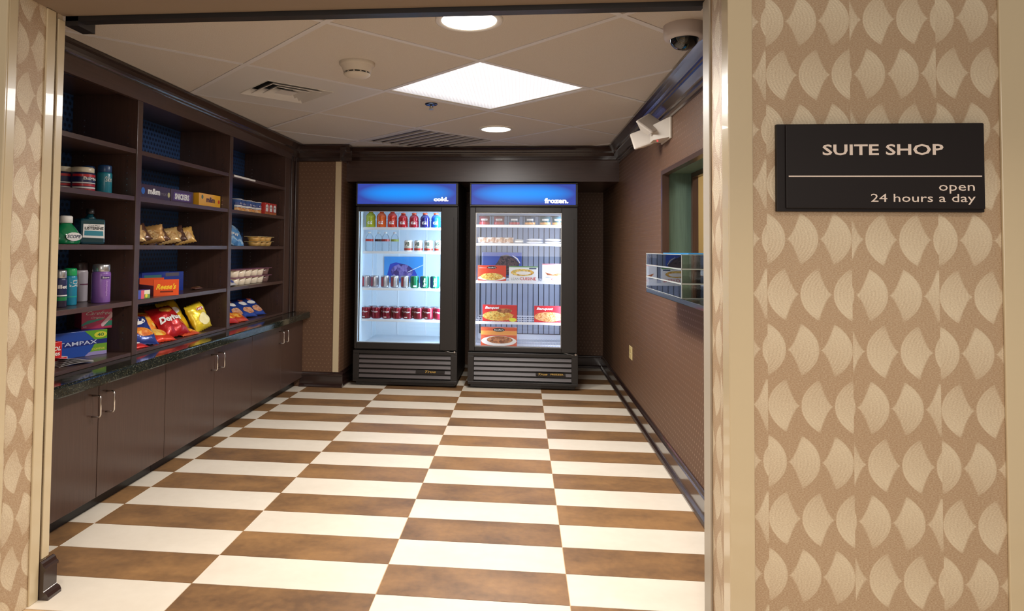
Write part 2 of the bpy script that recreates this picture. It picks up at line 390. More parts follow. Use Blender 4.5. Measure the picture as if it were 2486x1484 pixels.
# window (pass-through) lining and frames
wf = bpy.data.objects.new('window_1', None); COL.objects.link(wf); struct(wf, 'pass-through window in the right wall with dark frame and green lining', 'window')
MB().box(XR+.035, XR+.19, WY1-.006, WY1+.02, WZ0, WZ1).box(XR+.035, XR+.19, WY0-.02, WY0+.006, WZ0, WZ1).box(XR+.035, XR+.19, WY0, WY1, WZ1-.006, WZ1+.02).build('window_lining', M['green'], wf)
MB().box(XR-.012, XR+.035, WY1-.03, WY1+.012, WZ0, WZ1+.012).box(XR-.012, XR+.035, WY0-.012, WY0+.03, WZ0, WZ1+.012).box(XR-.012, XR+.035, WY0+.03, WY1-.03, WZ1-.018, WZ1+.012).build('window_frame', M['woodv'], wf)
MB().box(XR+.19, XR+.23, WY1-.045, WY1+.02, WZ0, WZ1).box(XR+.19, XR+.23, WY0-.02, WY0+.045, WZ0, WZ1).box(XR+.19, XR+.23, WY0+.045, WY1-.045, WZ1-.04, WZ1+.02).build('inner_frame', M['woodv'], wf)
# office beyond
mb = MB(); mb.box(2.9, 3.0, 2.72, 7.0, 0, 2.6).box(XR+d, 3.0, 7.0, 7.1, 0, 2.6).box(XR+d, 3.0, 2.62, 2.72, 0, 2.6).box(XR+d, 3.0, 2.62, 7.1, 2.6, 2.7).box(XR+d, 3.0, 2.62, 7.1, -.1, 0)
struct(mb.build('wall_office', M['tanwall']), 'plain tan office wall seen through the pass-through window', 'wall')
# pillar at the end of the shelving
PX = -1.862
struct(bx('wall_pillar', M['brown'], XL, PX, 6.70, YB, 0, 2.6), 'brown dotted wall return beside the cooler recess', 'wall')
struct(bx('trim_1', M['guard'], PX-.068, PX-.008, 6.692, 6.70, .152, 2.325), 'cream corner guard strip on the wall return left of the coolers', 'trim')
# soffit over coolers
struct(bx('wall_soffit', M['woodx'], PX, XR, 6.87, YB, 2.135, 2.6), 'dark wooden soffit panel above the two coolers', 'soffit')
# front wall
mb = MB().box(.70, 1.64, YF0, YF1, 0, 2.9); struct(mb.build('wall_front_right', M['leaf']), 'corridor wall in cream and tan leaf pattern wallpaper right of the opening', 'wall')
mb = MB().box(-3.3, -1.943, YF0, 2.551, 0, 2.9).box(-3.3, -1.957, 2.551, 2.565, 0, 2.9).box(-3.3, -1.943, 2.565, YF1, 0, 2.9)
struct(mb.build('wall_front_left', M['leaf']), 'leaf pattern wallpapered end of wall at left of the opening', 'wall')
struct(bx('wall_header', M['plaster'], -1.943, .70, 2.40, 2.605, 2.408, 2.9), 'tan painted header across the top of the opening', 'wall')
struct(bx('trim_2', M['base'], -3.3, 1.64, 2.375, 2.398, 2.402, 2.9), 'dark fascia on the corridor side of the header', 'trim')
struct(bx('trim_3', M['black2'], -1.937, .70, 2.607, 2.66, 2.388, 2.62), 'dark rail along the inner edge of the header', 'trim')
struct(bx('trim_4', M['black2'], -1.937, -1.88, 2.607, 2.72, 2.368, 2.62), 'dark shutter bracket at the top left inner corner of the opening', 'trim')
def guard(n, boxes, label, mt='guard'):
    mb = MB()
    for b in boxes: mb.box(*b, c=.003)
    return struct(mb.build('trim_%d' % n, M[mt]), label, 'trim')
guard(5, [(.694, .772, 2.292, 2.30, 0, 2.9), (.692, .70, 2.292, 2.365, 0, 2.9)], 'cream corner guard at the corridor edge of the right jamb')
guard(6, [(.692, .70, 2.52, 2.606, 0, 2.40)], 'grey corner guard on the room edge of the right jamb', 'guardg')
guard(7, [(1.55, 1.648, 2.290, 2.30, 0, 2.9), (1.64, 1.648, 2.30, 2.39, 0, 2.9)], 'cream corner guard at the right end of the corridor wall')
guard(8, [(-2.02, -1.935, 2.290, 2.30, 0, 2.9), (-1.943, -1.935, 2.30, 2.345, 0, 2.9)], 'cream corner guard at the corridor edge of the left jamb')
guard(9, [(-1.943, -1.935, 2.500, 2.551, 0, 2.406)], 'cream guard strip on the left jamb in front of the dark shutter slot')
guard(10, [(-1.943, -1.935, 2.565, 2.606, .156, 2.385)], 'cream guard on the left jamb behind the dark shutter slot')
struct(bx('trim_11', M['voidd'], -1.958, -1.946, 2.5515, 2.5645, 0, 2.406), 'dark shutter slot in the left jamb', 'trim')

# baseboards (profile swept)
def baseboard(n, side, p0, p1, nrm, label, ext=(0, 0)):
    a, b = Vector(p0), Vector(p1); nn = Vector(nrm); dr = (b-a).normalized(); a -= dr*ext[0]; b += dr*ext[1]
    prof = [(0, 0), (.042, 0), (.042, .012), (.036, .024), (.022, .032), (.020, .034), (.020, .112), (.027, .116), (.027, .126), (.018, .132), (.013, .144), (.006, .15), (0, .15)]
    vs = []; 
    for p in (a, b):
        for o_, z in prof: q = p+nn*o_; vs.append((q.x, q.y, z))
    k = len(prof); fs = [(i, (i+1) % k, k+(i+1) % k, k+i) for i in range(k)]+[tuple(range(k-1, -1, -1)), tuple(range(k, 2*k))]
    if dr.cross(nn.to_3d() if len(nn) == 2 else nn).z > 0: fs = [tuple(reversed(f)) for f in fs]
    return struct(MB().add(vs, fs).build('baseboard_'+side, M['base']), label, 'baseboard')
V2 = lambda x, y: (x, y, 0)
baseboard(1, 'right', V2(XR, YF1), V2(XR, YB), (-1, 0, 0), 'dark glossy baseboard along the right wall')
baseboard(2, 'back', V2(.58, YB), V2(XR, YB), (0, -1, 0), 'dark baseboard at the back of the cooler recess')
baseboard(3, 'pillar', V2(-2.27, 6.70), V2(PX, 6.70), (0, -1, 0), 'dark baseboard on the front of the wall return', (0, .042))
baseboard(4, 'pillar_side', V2(PX, 6.70), V2(PX, YB), (1, 0, 0), 'dark baseboard on the side of the wall return')
baseboard(5, 'left_jamb', V2(-1.936, 2.553), V2(-1.936, 2.63), (1, 0, 0), 'short dark baseboard end at the foot of the left jamb')

# ceiling: slab, grid, clipped tiles
cl = struct(bx('ceiling', M['cback'], -3.3, 2.0, 2.45, YB+.1, CEIL+.05, CEIL+.12), 'suspended ceiling of square boards laid on the diagonal', 'ceiling')
RX0, RX1, RY0, RY1 = -2.36, .97, 2.61, 6.86
def clip(poly, x0, x1, y0, y1):
    for ax, lim, sg in ((0, x0, 1), (0, x1, -1), (1, y0, 1), (1, y1, -1)):
        out = []
        for i in range(len(poly)):
            p, q = poly[i], poly[(i+1) % len(poly)]; dp, dq = (p[ax]-lim)*sg, (q[ax]-lim)*sg
            if dp >= 0: out.append(p)
            if dp*dq < 0: t = dp/(dp-dq); out.append(tuple(p[k]+(q[k]-p[k])*t for k in (0, 1)))
        poly = out
        if len(poly) < 3: return []
    return poly
specials = {(0, 0), (-1, 1), (1, 2)}
GW = .030
for i in range(-6, 7):
    for j in range(-6, 8):
        if (i, j) in specials: continue
        g = .5*(GW-.004)/CELL
        poly = [tuple(node(i+a, j+b)) for a, b in ((g, g), (1-g, g), (1-g, 1-g), (g, 1-g))]
        poly = clip(poly, RX0, RX1, RY0, RY1)
        if len(poly) >= 3: MB().prism(poly, CEIL+.004, CEIL+.016).build('ceiling_board', M['ctile'], cl)
for i in range(-6, 8):
    for a, b in (((i, -7), (i, 8)), ((-7, i), (8, i))):
        p, q = node(*a), node(*b); dv = (q-p).normalized(); nv = Vector((-dv.y, dv.x))*(GW/2)
        z0 = CEIL if a[0] == i and a[1] == -7 else CEIL+.0006
        poly = clip([tuple(p-nv), tuple(q-nv), tuple(q+nv), tuple(p+nv)], RX0, RX1, RY0, RY1)
        if len(poly) >= 3: MB().prism(poly, z0, z0+.007).build('grid_bar', M['cgrid'], cl)

# crown mouldings
def crown(n, p0, p1, nrm, label, zt=CEIL, ext=(0, 0), dropp=.165, proj=.125, frieze=.0):
    a, b = Vector(p0), Vector(p1); nn = Vector(nrm); dr = (b-a).normalized(); a -= dr*ext[0]; b += dr*ext[1]
    z = lambda k: zt-dropp*k
    prof = [(0, z(0)), (proj, z(0)), (proj, z(.10)), (proj*.88, z(.16))]
    for k in range(1, 8): t = k/8; prof.append((proj*(.84-.56*t+.10*math.sin(t*2*PI)*-1), z(.18+.48*t+.03*math.sin(t*2*PI))))
    prof += [(proj*.26, z(.70)), (proj*.26, z(.76)), (proj*.16, z(.78)), (proj*.16, z(.96)), (proj*.08, z(1.0)), (0, z(1.0))]
    vs = []
    for p in (a, b):
        for o_, zz in prof: q = p+nn*o_; vs.append((q.x, q.y, zz))
    k = len(prof); fs = [(i, (i+1) % k, k+(i+1) % k, k+i) for i in range(k)]+[tuple(range(k-1, -1, -1)), tuple(range(k, 2*k))]
    o = MB().add(vs, fs).build('trim_%d' % n, M['base']); bm = bmesh.new(); bm.from_mesh(o.data); bmesh.ops.recalc_face_normals(bm, faces=bm.faces); bm.to_mesh(o.data); bm.free()
    return struct(o, label, 'crown moulding')
crown(12, V2(XR, 2.67), V2(XR, 6.87), (-1, 0, 0), 'dark crown moulding along the top of the right wall')
crown(13, V2(PX, 6.87), V2(XR, 6.87), (0, -1, 0), 'dark crown moulding along the top of the soffit above the coolers', dropp=.135, proj=.10)
crown(14, V2(-2.33, 6.70), V2(PX, 6.70), (0, -1, 0), 'dark crown moulding on the wall return', ext=(0, .10), proj=.115)
crown(15, V2(PX, 6.60), V2(PX, 6.87), (1, 0, 0), 'dark crown moulding on the side of the wall return', proj=.09)

# ================================================================== LEFT UNIT
SX, SB = -2.34, -2.765
# base cabinets
DX = -2.25
ybs = [(2.70, 3.375, 4.045), (4.045, 4.718, 5.400), (5.400, 6.075, 6.69)]
clabel = ['dark wooden base cabinet nearest the opening under the granite counter', 'middle dark wooden base cabinet under the granite counter', 'dark wooden base cabinet at the far end of the granite counter']
for (a, mid, b), lb in zip(ybs, clabel):
    t = thing('base_cabinet', lb, 'cabinet', (0, 0, 0))
    bx('body', M['woodv'], XL+.002, DX-.022, a+.002, b-.002, .10, .705, t)
    bx('toe_kick', M['black2'], XL+.002, DX-.085, a+.002, b-.002, 0, .10, t)
    for y0, y1, hy in ((a, mid, mid-.055), (mid, b, mid+.062)):
        dd = MB().box(DX-.021, DX, y0+.0025, y1-.0025, .092, .700, c=.0015).build('door', M['woodv'], t)
        mb = MB(); hx = DX+.048; pts = [(DX-.001, hy, .532), (hx-.012, hy, .532), (hx-.004, hy, .535), (hx, hy, .544), (hx, hy, .630), (hx-.004, hy, .639), (hx-.012, hy, .642), (DX-.001, hy, .642)]
        mb.tube(pts, .0052, 10); mb.build('handle', M['chrome'], dd)
# counter with bullnose edge
ct = bpy.data.objects.new('countertop', None)
prof = [(XL+.002, .707), (-2.172, .707), (-2.166, .710), (-2.164, .716), (-2.164, .758), (-2.167, .765), (-2.174, .769), (XL+.002, .769)]
vs = [(x, y, z) for y in (2.665, 6.655) for x, z in prof]; k = len(prof)
fs = [(i, (i+1) % k, k+(i+1) % k, k+i) for i in range(k)]+[tuple(range(k-1, -1, -1)), tuple(range(k, 2*k))]
o = MB().add(vs, fs).build('countertop', M['granite']); bm = bmesh.new(); bm.from_mesh(o.data); bmesh.ops.recalc_face_normals(bm, faces=bm.faces); bm.to_mesh(o.data); bm.free()
tag(o, 'polished dark green granite counter below the snack shelves', 'counter')
# shelving unit
sh = thing('shelving_unit', 'tall dark wooden open shelving unit on the granite counter', 'shelves', (0, 0, 0))
ZD = .770; ZT = 2.36
stiles = [(2.62, 2.66), (3.812, 3.866), (5.100, 5.155), (6.352, 6.68)]
for i, (a, b) in enumerate(stiles):
    bx('upright', M['woodv'], SB, SX, a, b, ZD, ZT, sh, c=.002)
MB().box(SX, SX+.014, 6.50, 6.56, ZD, ZT-.002, c=.004).box(SX, SX+.022, 6.60, 6.678, ZD, ZT-.002, c=.006).build('end_moulding', M['base'], sh)
bx('back_panel', M['blueback'], SB-.02, SB, 2.62, 6.68, ZD, ZT, sh)
bx('top_panel', M['woody'], SB, SX, 2.62, 6.68, ZT, ZT+.02, sh)
bx('top_rail', M['woody'], SX-.02, SX+.006, 2.62, 6.68, 2.325, ZT+.06, sh)
LEV = [1.087, 1.425, 1.722, 2.010]
for i in range(3):
    a, b = stiles[i][1]+.001, stiles[i+1][0]-.001
    for z in LEV: bx('shelf', M['woody'], SB+.001, SX-.006, a, b, z-.014, z+.014, sh, c=.0015)
    bx('deck', M['woody'], SB+.001, SX-.004, a, b, ZD, ZD+.020, sh, c=.0015)
    mb = MB()
    for yy, dr in ((a, 1), (b, -1)):
        for xx in (SX-.06, SB+.08):
            for kk in range(38):
                zz = ZD+.10+kk*.036
                if min(abs(zz-l) for l in LEV) < .02 or zz > 2.3: continue
                mb.box(xx-.003, xx+.003, yy-.0006 if dr > 0 else yy-.001, yy+.0008 if dr > 0 else yy+.0004, zz-.003, zz+.003)
    o = mb.build('shelf_pin_holes', M['steel'], sh); o['kind'] = 'stuff'
# crown above shelving (near end sits slightly further back)
crown(16, (-2.42, 2.62, 0), (-2.36, 6.70, 0), (1, 0, 0), 'dark crown moulding above the shelving unit', proj=.118, dropp=.15)
o = bx('shelf_glint', M['glintw'], SX-.0055, SX-.003, 5.19, 5.62, 2.006, 2.021); tag(o, 'thin white strip standing for reflected light on the edge of the top right shelf', 'strip')  # white strip stands in for ceiling light reflected on the shelf edge

ZS = {1: ZD+.0205, 2: LEV[0]+.0145, 3: LEV[1]+.0145, 4: LEV[2]+.0145, 5: LEV[3]+.0145}
FACE = PI/2
# ------------------------------------------------------------------ product builders (front looks along local -Y, origin at base centre)
def can_cyl(name, label, cat, loc, r, h, body, top=None, capcol=None, rot=0, group=None, shoulder=.12, caph=0, bands=(), texts=(), seg=28):
    t = thing(name, label, cat, loc, (0, 0, rot), group)
    bodyh = h-caph
    MB().lathe([(r*.94, 0), (r, .006), (r, bodyh-.012), (r*.96, bodyh-.004), (r*.90, bodyh)], seg).build('body', body, t)
    if caph:
        MB().lathe([(r*.90, bodyh+.0003), (r*.93, bodyh+.004), (r*.93, h-.008), (r*.86, h-.002), (r*.55, h)], seg).build('cap', capcol, t)
    for (mt, a0, a1, z0, z1) in bands: wrap_band(mt, r+.0008, a0, a1, z0*h, z1*h, t)
    for (s, mt, a0, a1, z0, z1, bold, rq) in texts: wrap_lettering(s, mt, r+.0016, a0, a1, z0*h, z1*h, t, bold, rq)
    return t
def soda_can(name, label, loc, r, h, col, group=None, rot=0, bands=(), texts=()):
    t = thing(name, label, 'can', loc, (0, 0, rot), group)
    MB().lathe([(r*.80, 0), (r*.95, .007), (r, .014), (r, h-.016), (r*.95, h-.007), (r*.86, h-.002)], 24, capt=False).build('body', col, t)
    MB().lathe([(r*.86, h-.002), (r*.87, h), (r*.80, h), (r*.78, h-.005)], 24, capb=False).build('lid', M['silver'], t)
    for (mt, a0, a1, z0, z1) in bands: wrap_band(mt, r+.0007, a0, a1, z0*h, z1*h, t)
    for (s, mt, a0, a1, z0, z1, bold, rq) in texts: wrap_lettering(s, mt, r+.0014, a0, a1, z0*h, z1*h, t, bold, rq)
    return t
def carton(name, label, cat, loc, w_, d_, h_, mats, rot=0, group=None, c=.0015):
    """mats: one material, origin base centre"""
    t = thing(name, label, cat, loc, (0, 0, rot), group)
    MB().box(-w_/2, w_/2, -d_/2, d_/2, 0, h_, c=c).build('carton', mats, t); t['fy'] = -d_/2-.0006
    return t
def pillow(w_, h_, t_, seed=0, nu=15, nv=19, crimp=.05):
    rnd = random.Random(seed); off = Vector((seed*3.1, seed*1.7, 0))
    def depth(x, z):
        u = max(-1, min(1, x/(w_/2))); v = max(-1, min(1, (z-h_/2)/(h_/2)))
        e = max(0, 1-abs(u)**2.6)**.6*max(0, 1-(abs(v)/(1-crimp))**3.2 if abs(v) < 1-crimp else 0)**.55
        n = noise.noise(Vector((x*16, z*16, 0))+off)*.30+noise.noise(Vector((x*46, z*30, 4))+off)*.16
        return t_/2*e*(1+n)+.0012
    vs = []; fs = []
    for sgn in (-1, 1):
        for j in range(nv):
            for i in range(nu):
                u = -1+2*i/(nu-1); z = h_*j/(nv-1)
                v = abs(2*j/(nv-1)-1); pinch = 1-.07*(1-v**2)-.02*math.sin(j*1.3+seed)*(1-v**2)
                x = u*w_/2*pinch
                zz = z+(.003*(1 if i % 2 else -1) if j in (0, nv-1) else 0)
                vs.append((x, sgn*depth(u*w_/2, z), zz))
    N = nu*nv
    for j in range(nv-1):
        for i in range(nu-1):
            a = j*nu+i; fs.append((a, a+1, a+nu+1, a+nu)); fs.append((N+a, N+a+nu, N+a+nu+1, N+a+1))
    for j in range(nv-1):
        fs.append((j*nu, (j+1)*nu, N+(j+1)*nu, N+j*nu)); a = j*nu+nu-1; fs.append((a, N+a, N+a+nu, a+nu))
    for i in range(nu-1):
        fs.append((i, N+i, N+i+1, i+1)); a = (nv-1)*nu+i; fs.append((a, a+1, N+a+1, N+a))
    return vs, fs, depth
def bag(name, label, cat, loc, w_, h_, t_, mt, rot=0, tilt=0, roll_=0, seed=1, prints=(), texts=(), group=None):
    t = thing(name, label, cat, loc, (0, 0, 0), group)
    t.rotation_euler = (Matrix.Rotation(rot, 3, 'Z') @ Matrix.Rotation(tilt, 3, 'X') @ Matrix.Rotation(roll_, 3, 'Y')).to_euler()
    vs, fs, dp = pillow(w_, h_, t_, seed); MB().add(vs, fs, smooth=True).build('packet', mt, t)
    fn = lambda x, z: -dp(x/.94, z)-.0022
    for (m2, cx_, cz_, rx, rz) in prints:                     # printed blobs that follow the bulge
        n, k = 18, 4; v2 = [(cx_*w_, fn(cx_*w_, cz_*h_), cz_*h_)]; f2 = []
        for q in range(1, k+1):
            for e in range(n):
                A = 2*PI*e/n; X = (cx_+rx*q/k*math.cos(A))*w_; Z = (cz_+rz*q/k*math.sin(A))*h_; X = max(-w_*.45, min(w_*.45, X)); v2.append((X, fn(X, Z), Z))
        for e in range(n): f2.append((0, 1+e, 1+(e+1) % n))
        for q in range(k-1):
            for e in range(n): a = 1+q*n+e; b = 1+q*n+(e+1) % n; f2.append((a, a+n, b+n, b))
        MB().add(v2, f2, smooth=True).build('printed_panel', m2, t)
    for (s, m2, x0, x1, z0, z1, bold, slant) in texts:
        lettering(s, m2, x0*w_, x1*w_, z0*h_, z1*h_, 0, t, bold, fn=lambda x, z: fn(x, z)-.0022, slant=slant)
    return t
def col(rgb, rough=.35, metal=0, coat=.2): 
    return mat('print_%d_%d_%d_%d_%d' % (*rgb, int(rough*100), int(metal*10)), rgb, rough, metal, coat=coat)
def foil(rgb): return mat('foil_%d_%d_%d' % rgb, rgb, .28, .25, bump=.25, bscale=35, coat=.4)

# ------------------------------------------------------------------ shelving contents: bay one
z4, z3, z2, z1 = ZS[4], ZS[3], ZS[2], ZS[1]
navy = col((36, 40, 84)); red = col((196, 36, 44)); cream = col((226, 216, 190)); teal = col((30, 130, 150), .3)
def shave(loc, label, txt):
    t = can_cyl('shaving_foam_can', label, 'can', loc, .063, .143, navy, rot=FACE-.35, caph=.032, capcol=cream,
      bands=((red, -1.5, 1.5, .60, .70), (red, -1.5, 1.5, .04, .12), (M['txtw'], -1.5, 1.5, .14, .20), (red, -1.5, 1.5, .23, .32), (M['txtw'], -1.5, 1.5, .34, .38)))
    if txt: wrap_lettering('Barba', M['txtw'], .066, -.55, .75, .068, .086, t, .02)
    return t
shave((-2.50, 3.546, z4), 'striped navy, red and white shaving foam can in front on the upper left shelf', True)
shave((-2.60, 3.50, z4), 'striped shaving foam can half hidden behind another beside the left jamb', False)
for loc, lb, tx in (((-2.470, 3.700, z4), 'teal shaving gel can nearest the first divider', True), ((-2.60, 3.735, z4), 'teal shaving gel can behind, between another teal can and the striped can', False)):
    can_cyl('shaving_gel_can', lb, 'can', loc, .040, .175, teal, rot=FACE-.4, caph=.045, capcol=col((32, 66, 110)), texts=((('Skin', M['txtw'], -.5, .5, .42, .60, .0, 0),) if tx else ()))
# mouthwash, green
mgreen = mat('green_mouthwash', (10, 128, 78), .12, coat=.6)
t = thing('mouthwash_bottle', 'green mouthwash bottle with white cap on the eye-level left shelf', 'bottle', (-2.50, 3.42, z3), (0, 0, FACE-.35))
MB().lathe([(.068, 0), (.078, .008), (.080, .030), (.072, .062), (.052, .090), (.036, .108), (.030, .116)], 28, sy=.62).build('bottle', mgreen, t)
MB().lathe([(.030, .1165), (.034, .118), (.034, .152), (.028, .157)], 24, sy=.75).build('cap', M['txtw'], t)
patch(M['txtw'], ell(.012, .042, .046, .023, 24), -.0535, t, 'label_oval'); lettering('SCOPE', mat('print_navy', (26, 40, 78), .5), -.026, .05, .034, .052, -.0545, t, .02, slant=.05)
t = thing('mouthwash_bottle', 'small green mouthwash bottle at the edge of the left jamb', 'bottle', (-2.60, 3.28, z3), (0, 0, FACE-.35))
MB().lathe([(.045, 0), (.052, .02), (.046, .06), (.026, .085), (.020, .09)], 20, sy=.6).build('bottle', mgreen, t)
MB().lathe([(.020, .0905), (.022, .092), (.021, .112)], 20).build('cap', M['txtw'], t)
# mouthwash, dark teal square bottle
dteal = mat('teal_mouthwash', (14, 66, 78), .14, coat=.5)
t = thing('mouthwash_bottle', 'square dark teal mouthwash bottle with black cap and white label', 'bottle', (-2.51, 3.635, z3), (0, 0, FACE-.45))
MB().box(-.074, .074, -.040, .040, 0, .150, c=.014).lathe([(.034, .148), (.026, .160), (.018, .166), (.018, .176)], 18).build('bottle', dteal, t)
MB().lathe([(.022, .1765), (.023, .178), (.021, .208)], 18).build('cap', M['black2'], t)
patch(M['txtw'], [(-.062, .040), (.066, .036), (.063, .118), (-.060, .118)], -.0412, t, 'label_panel'); patch(col((50, 140, 160)), [(-.054, .052), (.058, .050), (.056, .078), (-.053, .080)], -.0418, t, 'label_panel')
lettering('LISTERINE', M['txtk'], -.052, .058, .086, .102, -.0422, t, .03); lettering('Cool Mint', M['txtk'], -.03, .036, .105, .113, -.0422, t)
# shelf two
t = can_cyl('shave_gel_can', 'navy and green shaving gel can with clear silver cap at the left jamb', 'can', (-2.47, 3.345, z2), .034, .20, navy, rot=FACE-.5, caph=.045, capcol=M['silver'],
   bands=((M['txtw'], -1.5, 1.5, .30, .33), (col((24, 130, 70)), -1.5, 1.5, .18, .28), (col((40, 28, 50)), -1.5, 1.5, .02, .17)), texts=(('illet', M['txtw'], -.7, .7, .50, .60, .03, 0),))
can_cyl('shave_gel_can', 'teal shaving gel can with bright green cap', 'can', (-2.50, 3.465, z2), .036, .205, col((24, 134, 166), .3), rot=FACE-.5, caph=.042, capcol=col((20, 160, 90)),
   bands=((col((40, 170, 150)), -1.5, 1.5, .22, .25),), texts=(('Skin', M['txtw'], -.5, .9, .50, .68, 0, 1),))
can_cyl('hairspray_can', 'white can with mauve swirl and dark cap behind the teal can', 'can', (-2.61, 3.70, z2), .045, .235, col((206, 196, 204), .3), rot=FACE-.5, caph=.05, capcol=col((56, 42, 44)), bands=((col((120, 60, 90)), -.4, 1.2, .42, .45),))
can_cyl('hairspray_can', 'wide purple hairspray can with silver cap standing alone', 'can', (-2.44, 3.650, z2), .050, .225, col((134, 92, 170), .3), rot=FACE-.55, caph=.045, capcol=M['silver'],
   bands=((col((70, 44, 110)), -.45, .65, .62, .69),), texts=(('Suave', M['txtw'], -.30, .50, .635, .68, .01, 0), ('volumizing', col((200, 170, 220)), .0, .34, .18, .58, .0, 1)))
# bottom shelf boxes
pink = col((206, 52, 98)); dpk = col((150, 30, 66))
ta = carton('tampon_box', 'blue and green tampon box under the pink box', 'box', (-2.612, 3.615, z1), .38, .15, .146, col((28, 74, 164)), rot=FACE-.45)
y_ = ta['fy']; patch(col((96, 160, 44)), [(.055, .146), (.19, .146), (.19, .092), (.115, .092), (.085, .12)], y_, ta); patch(col((24, 44, 120)), [(-.07, .092), (.19, .092), (.19, .066), (-.06, .060)], y_, ta)
patch(col((150, 140, 190)), [(.06, .001), (.19, .001), (.19, .022), (.085, .022)], y_, ta); patch(col((110, 160, 50)), [(.09, .022), (.19, .022), (.19, .066), (.115, .066)], y_, ta)
patch(col((206, 206, 60)), ell(.15, .118, .038, .018), y_-.0005, ta); lettering('40', col((60, 120, 60)), .13, .17, .108, .128, y_-.001, ta, .02)
lettering('TAMPAX', col((206, 216, 240)), -.09, .13, .068, .090, y_-.0008, ta, .01); lettering('COMPAK', col((230, 220, 90)), .10, .18, .030, .042, y_-.0008, ta)
tb = carton('liner_box', 'pink and green liner box stacked on the blue tampon box', 'box', (-2.585, 3.83, z1+.1465), .20, .19, .122, pink, rot=FACE-.75)
y_ = tb['fy']; KX = .66
P = lambda *pts: [(a*KX, b) for a, b in pts]
patch(col((60, 170, 140)), P((-.15, .028), (-.10, .05), (0, .058), (.05, .06), (.0, .05), (-.10, .03), (-.15, .018)), y_, tb); patch(col((30, 140, 116)), P((.03, .012), (.15, .018), (.15, .045), (.07, .045)), y_, tb)
A = .62; n_ = 10; cap1 = [(.02+.012*math.cos(PI/2+A+PI*k/n_), .022+.012*math.sin(PI/2+A+PI*k/n_)) for k in range(n_+1)]; cap2 = [(.10+.012*math.cos(-PI/2+A+PI*k/n_), .080+.012*math.sin(-PI/2+A+PI*k/n_)) for k in range(n_+1)]
patch(col((240, 200, 206)), P(*cap1, *cap2), y_-.0006, tb); lettering('Carefree', M['txtw'], -.075, .062, .082, .104, y_-.0008, tb, .0, slant=.12); lettering('Original', M['txtw'], -.05, .02, .056, .072, y_-.001, tb, slant=.1); lettering('60', M['txtw'], -.09, -.073, .008, .018, y_-.001, tb)
tc_ = carton('tablet_box', 'small red tablet box with white lettering beside the left jamb', 'box', (-2.47, 3.290, z1+.046), .09, .05, .086, col((200, 30, 34)), rot=FACE-.30)
lettering('OL', M['txtw'], -.002, .040, .040, .062, tc_['fy']-.0006, tc_, .03, slant=.15); lettering('es', M['txtw'], .006, .034, .014, .030, tc_['fy']-.0006, tc_, .02)
td_ = carton('tablet_box', 'low white, red and blue box under the red tablet box', 'box', (-2.485, 3.30, z1+.001), .17, .06, .044, col((226, 214, 210)), rot=FACE-.25)
patch(red, [(-.08, .028), (.08, .028), (.08, .043), (-.08, .043)], td_['fy'], td_)
mb = MB()
t = thing('magazines', 'loose fan of grey printed leaflets on the deck beside the left jamb', 'leaflets', (-2.42, 3.39, z1))
for q in range(5):
    mt_ = Matrix.Translation((0.0, 0, .002+q*.006)) @ Matrix.Rotation(FACE-.5+q*.10, 4, 'Z')
    vs = []; fs = []
    for i in range(9):
        u = i/8; vs += [(-.09+.18*u, -.052, .010*math.sin(u*2.6+q*.4)*(1+q*.2)), (-.09+.18*u, .052, .010*math.sin(u*2.6+q*.4+.3)*(1+q*.2))]
    vs += [(x, y, z-.0012) for x, y, z in vs]; fs = [(2*i, 2*i+2, 2*i+3, 2*i+1) for i in range(8)]+[(18+2*i+1, 18+2*i+3, 18+2*i+2, 18+2*i) for i in range(8)]
    for i in range(8): fs += [(2*i, 18+2*i, 20+2*i, 2*i+2), (2*i+1, 2*i+3, 21+2*i, 19+2*i)]
    MB().add(vs, fs, mtx=mt_).build('leaflet', col((196-q*8, 190-q*8, 188-q*6), .5), t)

# ------------------------------------------------------------------ bay two
z_ = z4
def candybox(y0, y1, h_, d_, rgb, loc_x, label, texts, extra=()):
    t = carton('candy_box', label, 'box', (loc_x, (y0+y1)/2, z4), y1-y0, d_, h_, col(rgb), rot=FACE)
    W = y1-y0
    for m2, pts in extra: patch(m2, [(p[0]*W, p[1]*h_) for p in pts], t['fy'], t)
    for s, m2, a, b, c_, e, bo in texts: lettering(s, m2, a*W, b*W, c_*h_, e*h_, t['fy']-.0007, t, bo)
    return t
candybox(3.99, 4.375, .098, .13, (70, 46, 44), -2.50, 'dark brown candy box at the left of the middle upper shelf', (('m&m', M['txtw'], -.22, .16, .38, .80, .05), ('MILK', col((150, 130, 120)), .2, .38, .4, .6, 0)), ((col((60, 110, 190)), ell(-.36, .55, .055, .22, 16)), (col((200, 190, 120)), ell(.45, .5, .04, .18, 14))))
candybox(4.385, 4.70, .098, .13, (78, 50, 52), -2.50, 'dark brown candy box in the middle of the upper shelf', (('SNICKERS', M['txtw'], -.34, .30, .28, .72, .05),), ((col((96, 60, 110)), [(-.42, .2), (.36, .2), (.40, .8), (-.38, .8)]),))
candybox(4.74, 5.09, .100, .15, (236, 172, 44), -2.485, 'bright yellow candy box at the right of the middle upper shelf', (('m&m', col((90, 56, 40)), -.18, .22, .36, .78, .05),), ((col((90, 110, 70)), ell(-.36, .72, .045, .16, 14)), (col((206, 60, 40)), ell(.42, .5, .045, .16, 14))))
